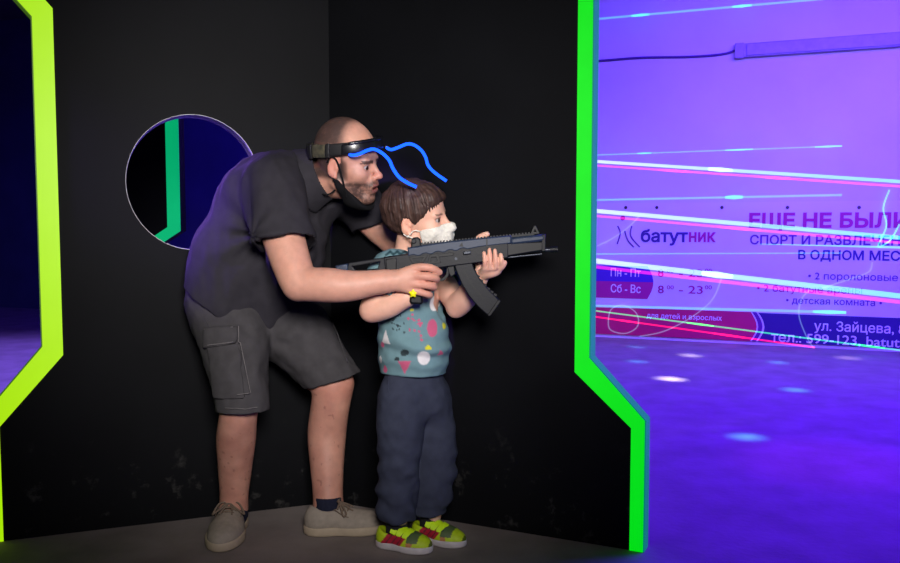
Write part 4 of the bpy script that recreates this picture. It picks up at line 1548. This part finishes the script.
# right arm: elbow out behind, hand under the man's hand on the grip
belR = A(371, 311, 2.525)
limb(bb, bend([(bshR, .038), (A(380, 290, 2.525), .036), (belR, .031)]), .012)
limb(bb, bend([(belR, .031), (A(388, 306, 2.505), .031), (A(402, 299, 2.490), .025), (A(409, 296, 2.484), .022)]), .012)
limb(bb, bend([(A(408, 296, 2.484), .021), (A(414, 290, 2.478), .017), (A(418, 285, 2.474), .016)]), .008)
for dy in (0, 5, 9.5, 13.5):
    limb(bb, bend([(A(415, 279 + dy, 2.492), .0085), (A(422, 279 + dy, 2.503), .0078), (A(428, 280 + dy, 2.498), .0072), (A(429.5, 281 + dy, 2.480), .0066)], 4), .003)
    bb.u(cap(A(413, 291, 2.488), A(415, 279 + dy, 2.492), .013, .0085), .006)
limb(bb, bend([(A(412, 287, 2.470), .012), (A(417, 275, 2.452), .009), (A(424, 271, 2.455), .0075)], 4), .004)
# left arm: elbow under the rifle, hand cradling the fore-end
belL = A(457.5, 306, 2.60)
limb(bb, bend([(bshL, .038), (A(444, 284, 2.69), .036), (belL, .030)]), .012)
bwl = A(481, 276, 2.515)
limb(bb, bend([(belL, .030), (A(466, 297, 2.570), .030), (A(475, 284, 2.535), .023), (bwl, .020)]), .012)
bb.u(ell(A(455, 310, 2.60), (.022, .022, .022)), .015)
kn2 = [A(484.5, 268, 2.462), A(489.7, 268.2, 2.457), A(495, 268, 2.457), A(500.2, 267, 2.462)]
tips = [(484, 252.5), (489.3, 249.4), (494.8, 250.0), (500.6, 254.4)]
for q, (tx, ty), r in zip(kn2, tips, (.0056, .0060, .0062, .0060)):
    bb.u(cap(bwl, q, .016, .0080), .006)
    limb(bb, bend([(q, r * 1.12), (A(tx + .8, (q[2] * 0 + 262), 2.4475), r * 1.08), (A(tx + .6, (ty + 262) / 2, 2.4460), r), (A(tx, ty, 2.4475), r * .86)], 5), .0025)
limb(bb, bend([(A(497, 270, 2.475), .011), (A(502, 266.5, 2.460), .0085), (A(504.5, 262.5, 2.452), .0076)], 4), .003)
limb(bb, bend([(A(484, 274, 2.500), .014), (A(491, 272, 2.480), .014), (A(497, 270, 2.478), .012)], 4), .008)
limb(bb, bend([(bwl, .017), (A(480, 262, 2.512), .012), (A(477.5, 246, 2.512), .0095), (A(479.5, 238, 2.508), .0085), (A(487.5, 234, 2.500), .0072)], 5), .005)
# legs
bhR, bhL = A(402, 392, 2.60), A(427, 392, 2.70)
bkR, bkL = A(399, 456, 2.585), A(436, 456, 2.655)
baR, baL = A(396.5, 527, 2.590), A(430, 523, 2.650)
for hp, kn_, an_ in ((bhR, bkR, baR), (bhL, bkL, baL)):
    limb(bb, bend([(hp, .058), ((hp + kn_) / 2, .052), (kn_, .040)]), .02)
    limb(bb, bend([(kn_, .039), (kn_ * .65 + an_ * .35, .040), (an_, .026)]), .015)
bhR0 = A(377.5, 546, 2.605); bhL0 = A(413, 539, 2.665)
for an_, yaw in ((baR, -24), (baL, -26)):
    t = rot(yaw)[:, 0]
    bb.u(cap(an_ + np.array((0, 0, -.018)), np.array((an_[0] + t[0] * .065, an_[1] + t[1] * .065, .030)), .024, .013), .015)
bb.u(bHead.local(bC, bR, bS, .16), .018)


def boy_col(V, N):
    c = np.tile(np.array(lin(226, 176, 154)[:3]), (len(V), 1))
    L = ((V - bC) @ bR) / bS
    x, y, z = L.T
    inh = (np.linalg.norm(L, axis=1) < .17) & (z > -.12)
    bx = inh & (x > .070) & (np.abs(np.abs(y) - .033) < .018) & (np.abs(z - .0175 - .03 * (np.abs(y) - .03)) < .0032)
    c = mixc(c, lin(96, 66, 56), bx * .75)
    ln = inh & (x > .080) & (np.abs(np.abs(y) - .034) < .015) & (np.abs(z - .006 + 8 * (np.abs(y) - .034) ** 2) < .0022)
    c = mixc(c, lin(50, 34, 32), ln * .85)
    lash = inh & (x > .078) & (np.abs(np.abs(y) - .034) < .0165) & (np.abs(z + .0005) < .0085)
    c = mixc(c, lin(186, 128, 112), lash * .35)
    ear = inh & (np.abs(y) > .072) & (x > -.035) & (x < .016) & (z > -.045) & (z < .032)
    c = mixc(c, lin(222, 150, 124), ear * .5)
    for p in (A(490, 255, 2.45), belR, belL):
        w_ = np.clip(1 - np.linalg.norm(V - p, axis=1) / .06, 0, 1)
        c = mixc(c, lin(222, 148, 126), w_ * .45)
    return c


boy = sdf_obj('person', bb, (-.30, 2.38, 0.0), (.20, 2.86, 1.20), .0030, bSkin, color=boy_col)
tag(boy, 'small boy in teal printed T-shirt, white mask and navy trousers aiming the rifle', 'person')
for s_ in (-1, 1):
    eyeball(bW, bR, bS, s_, (1, -.15, -.02), M_eye1, boy)

# hair
hf = Field()
hf.u(bHead.local(bC, bR, bS, .2, .003))
hf.u(ell(bW((-.012, 0, .048)), np.array((.109, .088, .100)) * bS, bR), .02)
hf.u(ell(bW((.040, 0, .068)), np.array((.066, .074, .054)) * bS, bR), .02)
# cut the face free: slanting temple line, fringe, ears, nape
face = Field().u(half(bW((.026, 0, -.020)), bR @ np.array((-.75, 0, .62))))
face.i(half(bW((.09, 0, .047)), bR @ np.array((0, 0, 1.0))), .012)
for s_ in (-1, 1):
    face.u(ell(bW((-.006, s_ * .088, -.010)), np.array((.021, .026, .034)) * bS, bR), .006)
hf.s(face.prim(bC, .4), .006)
hf.i(half(bW((-.05, 0, -.058)), bR @ np.array((.75, 0, -1.0))), .01)


def hair_disp(V, N):
    L = ((V - bC) @ bR) / bS
    cr_ = np.array((-.035, 0, .13))
    q = L - cr_
    ang = np.arctan2(q[:, 1], q[:, 0] + 1e-6)
    el = np.linalg.norm(q[:, :2], axis=1)
    f = .0016 * vnoise(np.stack([np.cos(ang) * 20, np.sin(ang) * 20, el * 30], 1), 1, 3)
    f += .0014 * vnoise(np.stack([np.cos(ang) * 46, np.sin(ang) * 46, el * 40 + L[:, 2] * 25], 1), 1, 5)
    return f + .0045 * vnoise(L, 30, 8) + .002 * vnoise(L, 75, 9)


def hair_col(V, N):
    L = ((V - bC) @ bR) / bS
    q = L - np.array((-.035, 0, .13))
    ang = np.arctan2(q[:, 1], q[:, 0] + 1e-6)
    n_ = vnoise(np.stack([np.cos(ang) * 50, np.sin(ang) * 50, np.linalg.norm(q, axis=1) * 14], 1), 1, 7)
    c = np.tile(np.array(lin(64, 45, 40)[:3]), (len(V), 1))
    c = mixc(c, lin(98, 72, 62), np.clip(n_, 0, 1) * .8)
    return mixc(c, lin(36, 25, 24), np.clip(-n_, 0, 1) * .8)


hair = sdf_obj('hair', hf, bC - .17, bC + .17, .0026, M_hair, boy, disp=hair_disp, color=hair_col)
hair['label'] = 'short brown hair with a straight fringe'
# fringe and side locks
rnd = random.Random(7)
for k in range(15):
    y_ = -.072 + .144 * k / 14
    xf = .096 - 6.0 * y_ * y_
    zt = .052 - .25 * max(abs(y_) - .035, 0)
    a = bW((xf - .014, y_, zt + .036)); b = bW((xf - .001, y_ * 1.02, zt + .014))
    c_ = bW((xf + .001, y_ * 1.02 + rnd.uniform(-.007, .007), zt - .006 + rnd.uniform(-.008, .004)))
    tube('lock', [a, b, c_], .0065 * bS, M_lock, hair, res=2, radii=(.7, 1, .1))

# T-shirt with its print
tf = Field()
tf.u(ecap(A(414, 388, 2.655), T1, (.118, .104), (.108, .100), bw_))
tf.u(ecap(T1, T2, (.108, .100), (.120, .096), bw_), .03)
tf.u(ecap(T2, T3, (.120, .096), (.098, .062), bw_), .03)
tf.u(ell(A(421, 345, 2.625), (.080, .09, .10)), .05)
tf.u(cap(T3, bshR, .050, .052), .03).u(cap(T3, bshL, .050, .050), .03)
tf.chain(bend([(bshR, .053), (A(382, 286, 2.527), .052), (A(376, 298, 2.525), .050)]), .02)
tf.chain(bend([(bshL, .052), (A(443, 282, 2.695), .050), (A(448, 290, 2.67), .048)]), .02)
for p0, p1, q in ((A(380, 290, 2.527), belR, A(379, 290, 2.526)), (A(444, 282, 2.69), belL, A(446, 283, 2.685))):
    d_ = p1 - p0; d_ = d_ / np.linalg.norm(d_)
    tf.s(Field().u(cap(q, q + d_ * .09, .075, .075)).i(half(q, -d_)).prim(q + d_ * .04, .16), .003)
    tf.s(cap(q - d_ * .05, q + d_ * .1, .040, .043), .003)
tf.s(cap(A(406, 255, 2.65), bW((-.01, 0, -.03)), .052, .060), .006)
tf.i(half(A(414, 375, 2.60), (-.03, -.06, -1.0)), .004)
tf.s(ecap(A(414, 420, 2.655), A(414, 366, 2.655), (.108, .095), (.108, .095), bw_), .003)


def tee_disp(V, N):
    f = .003 * vnoise(V * np.array((.6, .6, 1.6)), 22, 1) + .002 * vnoise(V * np.array((.7, .7, 1.3)), 48, 2)
    z0 = A(414, 352, 2.55)[2]
    f += .0055 * np.sin((V[:, 2] - z0) * 95 + 2.4 * vnoise(V, 7, 3) + (V[:, 0] + .12) * 9) * sstep(.075, .0, np.abs(V[:, 2] - z0))
    return f


PRINT = []
for (x, y, rx, ry, a, col, kind) in (
        (435.5, 303.5, 6.0, 7.8, -.25, 'w', 'b'), (424, 356.5, 6.5, 7.5, .3, 'w', 'b'), (386, 337, 4.5, 7, 0, 'w', 't'), (432, 328, 5.0, 8.5, .1, 'p', 'b'),
        (405, 366, 6.5, 6.5, 3.14, 'p', 't'), (405, 351.5, 4.6, 3.6, .2, 'd', 'b'), (397, 358, 3, 2.2, .3, 'd', 'b'), (428.5, 346.5, 3.2, 2.1, -.3, 'y', 'b'), (411.8, 309, 2.0, 1.5, 0, 'y', 'b'),
        (436, 288.5, 2.0, 2.0, 0, 'y', 'b'), (444, 327, 1.6, 3.0, .2, 'y', 'b'), (440.5, 352, 3, 2.6, 0, 'p', 't'), (382, 346, 2.0, 3, 0, 'p', 'b'), (385, 370, 2, 4, 0, 'p', 'b'),
        (380, 361, 1.5, 3.5, 0, 'w', 'b')):
    PRINT.append((x, y, rx, ry, a, col, kind))
rr_ = random.Random(11)
for k in range(16):
    PRINT.append((392 + 13 * rr_.random(), 314 + 18 * rr_.random(), .9, .9, 0, 'd', 'b'))
for k in range(14):
    PRINT.append((409 + 13 * rr_.random(), 312 + 27 * rr_.random(), 1.25, 1.25, 0, 'p', 'b'))
PC = {'w': lin(226, 222, 222), 'p': lin(196, 88, 122), 'd': lin(44, 54, 58), 'y': lin(206, 200, 40)}


def tee_col(V, N):
    c = np.tile(np.array(lin(108, 140, 147)[:3]), (len(V), 1))
    frm = N[:, 1] < .35                       # printed on the side that faces out of the corner
    wob = np.stack([vnoise(V, 70, 4), vnoise(V, 70, 6)], 1) * .0022
    for x, y, rx, ry, a, col, kind in PRINT:
        p = A(x, y, 2.56); s_ = 2.56 / FPX
        u_ = (V[:, 0] - p[0] + wob[:, 0]) / s_; v_ = (V[:, 2] - p[2] + wob[:, 1]) / s_
        uu = u_ * math.cos(a) + v_ * math.sin(a); vv = -u_ * math.sin(a) + v_ * math.cos(a)
        if kind == 'b':
            m_ = (uu / rx) ** 2 + (vv / ry) ** 2
            w_ = sstep(1.15, .85, m_)
        else:
            m_ = np.maximum(np.abs(uu) / rx + (vv / ry) * .5 + .5, np.abs(vv / ry))
            w_ = sstep(1.1, .95, m_)
        c = mixc(c, PC[col], w_ * frm * .95)
    zz = [A(x, y, 2.51) for x, y in ((386, 255), (390, 251.5), (393.5, 254.5), (397, 251.5), (400.5, 254.5), (404, 251.5), (408, 254))]
    for a, b in zip(zz[:-1], zz[1:]):
        d = (b - a)[[0, 2]]; q = V[:, [0, 2]] - a[[0, 2]]
        t = np.clip(q @ d / (d @ d), 0, 1)
        c = mixc(c, lin(34, 62, 70), sstep(.0042, .0026, np.linalg.norm(q - t[:, None] * d, axis=1)) * .9)
    return c


tee = sdf_obj('t_shirt', tf, (-.30, 2.38, .44), (.12, 2.88, .96), .0034, M_tee, boy, disp=tee_disp, color=tee_col)
tee['label'] = 'teal T-shirt with white, pink and dark blots'

# trousers
pf = Field()
pf.u(ecap(A(414, 392, 2.655), A(414, 372, 2.655), (.104, .092), (.098, .088), bw_))
pants_paths = []
for hp, kn_, an_ in ((bhR, bkR, baR), (bhL, bkL, baL)):
    hem = an_ + np.array((0, 0, .018))
    pf.chain(bend([(hp, .068), ((hp + kn_) / 2, .066), (kn_, .058), (kn_ * .5 + hem * .5, .055), (hem + np.array((0, 0, .03)), .049), (hem, .040)]), .018)
pf.u(ell(A(430, 402, 2.64), (.055, .06, .06)), .04)
for an_ in (baR, baL):
    pf.i(half((0, 0, .088), (0, 0, -1)), .004)
    pf.s(cap(an_ + np.array((0, 0, -.06)), an_ + np.array((0, 0, .02)), .036, .034), .003)


def pants_disp(V, N):
    f = .0032 * vnoise(V * np.array((.8, .8, 1.2)), 20, 1) + .002 * vnoise(V, 45, 2)
    low = sstep(.42, .15, V[:, 2])
    f += .0048 * low * np.sin(V[:, 2] * 85 + 7 * vnoise(V * np.array((1, 1, .6)), 9, 3) + V[:, 0] * 30)
    f += .004 * low * vnoise(V * np.array((.7, .7, 1.5)), 26, 4)
    return f


pants = sdf_obj('trousers', pf, (-.28, 2.42, .02), (.12, 2.84, .60), .0036, M_pants, boy, disp=pants_disp)
pants['label'] = 'navy jersey trousers with gathered cuffs'
tube('pocket_seam', [A(388, 377, 2.553), A(388.5, 390, 2.541), A(392, 398, 2.535)], .0016, M_pants, pants)

# trainers
M_bsock = mat('black_sock_knit', lin(24, 24, 30), 0.95)
for an_ in (baR, baL):
    sdf_obj('sock', Field().u(cap(an_ + np.array((0, 0, -.03)), an_ + np.array((0, 0, .03)), .0335, .0325)).i(half((0, 0, .008), (0, 0, -1))), an_ - .09, an_ + .09, .004, M_bsock, boy)
YEL, RED, DRK = lin(186, 214, 22), lin(176, 22, 50), lin(60, 78, 66)


def shoe_col(Lp, N):
    x, y, z = Lp[:, 0] / .187, Lp[:, 1], Lp[:, 2]
    c = np.tile(np.array(YEL[:3]), (len(Lp), 1))
    side = (np.abs(y) > .012) & (z < .055)
    q = x - z * 4.0
    red = side & (q > .06) & (q < .42) & (x > .14) & (x < .60) & (z > .018)
    c = mixc(c, RED, red * 1.0)
    for t in (.15, .25, .35):
        c = mixc(c, (.02, .02, .02), (red & (np.abs(q - t) < .012)) * .8)
    c = mixc(c, lin(34, 40, 30), ((x > .36) & (x < .66) & (z > .030) & (np.abs(y) < .030)) * .9)
    toe = (x > .62) & (x < .80) & (z > .016)
    c = mixc(c, DRK, (toe & (z > .034)) * .9)
    c = mixc(c, lin(190, 90, 90), (toe & (z <= .034) & (x < .72)) * .8)
    c = mixc(c, lin(30, 34, 30), (x > .965) * .8)
    c = mixc(c, lin(28, 28, 34), ((z > .064) & (x < .36)) * .9)
    return c


for hl_, yaw, an_ in ((bhR0, -22, baR), (bhL0, -26, baL)):
    u, lp = shoe((hl_[0], hl_[1]), yaw, .187, .080, M_bshoe, M_bsole, boy, an_, .034, color=shoe_col, hs=.78)
    u['label'] = 'yellow-green trainer with red side panels'
    for k in range(3):
        x = .074 + .021 * k
        w_ = .029 + .002 * k
        Pq = [(x - .008 + .010 * (1 - abs(t)), t * w_, lp.top(x - .008 + .010 * (1 - abs(t)), t * w_) - .001) for t in (-1, -.75, -.4, 0, .4, .75, 1)]
        path = spline([np.array(p) for p in Pq], 5)
        bm = bmesh.new()
        prev = None
        for i, p in enumerate(path):
            d_ = np.array((.0085, 0, -.0035))
            nrm = np.array((.0, p[1] * .05, .0022))
            ring = [bm.verts.new(lp(p - d_)), bm.verts.new(lp(p + d_)), bm.verts.new(lp(p + d_ + (0, 0, .004))), bm.verts.new(lp(p - d_ + (0, 0, .004)))]
            if prev:
                for j in range(4):
                    bm.faces.new((prev[j], prev[(j + 1) % 4], ring[(j + 1) % 4], ring[j]))
            else:
                bm.faces.new(ring[::-1])
            prev = ring
        bm.faces.new(prev)
        bmesh.ops.recalc_face_normals(bm, faces=bm.faces)
        bm_obj('strap', bm, M_bstrap, u)

# face mask
mf = Field()
mf.u(bHead.local(bC, bR, bS, .2, .007))
mf.u(ell(bW((.088, 0, -.050)), np.array((.028, .046, .048)) * bS, bR), .015)
mf.u(cap(bW((.112, 0, -.022)), bW((.096, 0, -.088)), .0045, .005), .014)
mf.s(bHead.local(bC, bR, bS, .2, .001))
mf.i(half(bW((.118, 0, -.016)), bR @ np.array((-.10, 0, 1.0))), .003)
mf.i(half(bW((.080, 0, -.100)), bR @ np.array((-.10, 0, -1.0))), .003)
mf.i(half(bW((.030, 0, -.05)), bR @ np.array((-1, 0, -.10))), .003)


def mask_disp(V, N):
    return .0022 * vnoise(V, 60, 2) + .0012 * vnoise(V, 130, 3)


bmask = sdf_obj('face_mask', mf, bC - .17, bC + .20, .0030, M_bmask, boy, disp=mask_disp)
bmask['label'] = 'white cloth face mask over nose and mouth'
for s_ in (-1, 1):
    tube('ear_loop', [bW(p) for p in ((.034, s_ * .066, -.030), (.015, s_ * .079, -.022), (.004, s_ * .086, -.030), (-.010, s_ * .086, -.038), (-.024, s_ * .084, -.030))], .0016, M_bmask, bmask)
    tube('ear_loop', [bW(p) for p in ((.036, s_ * .062, -.085), (.018, s_ * .074, -.062), (.002, s_ * .082, -.044), (-.012, s_ * .085, -.040))], .0016, M_bmask, bmask)
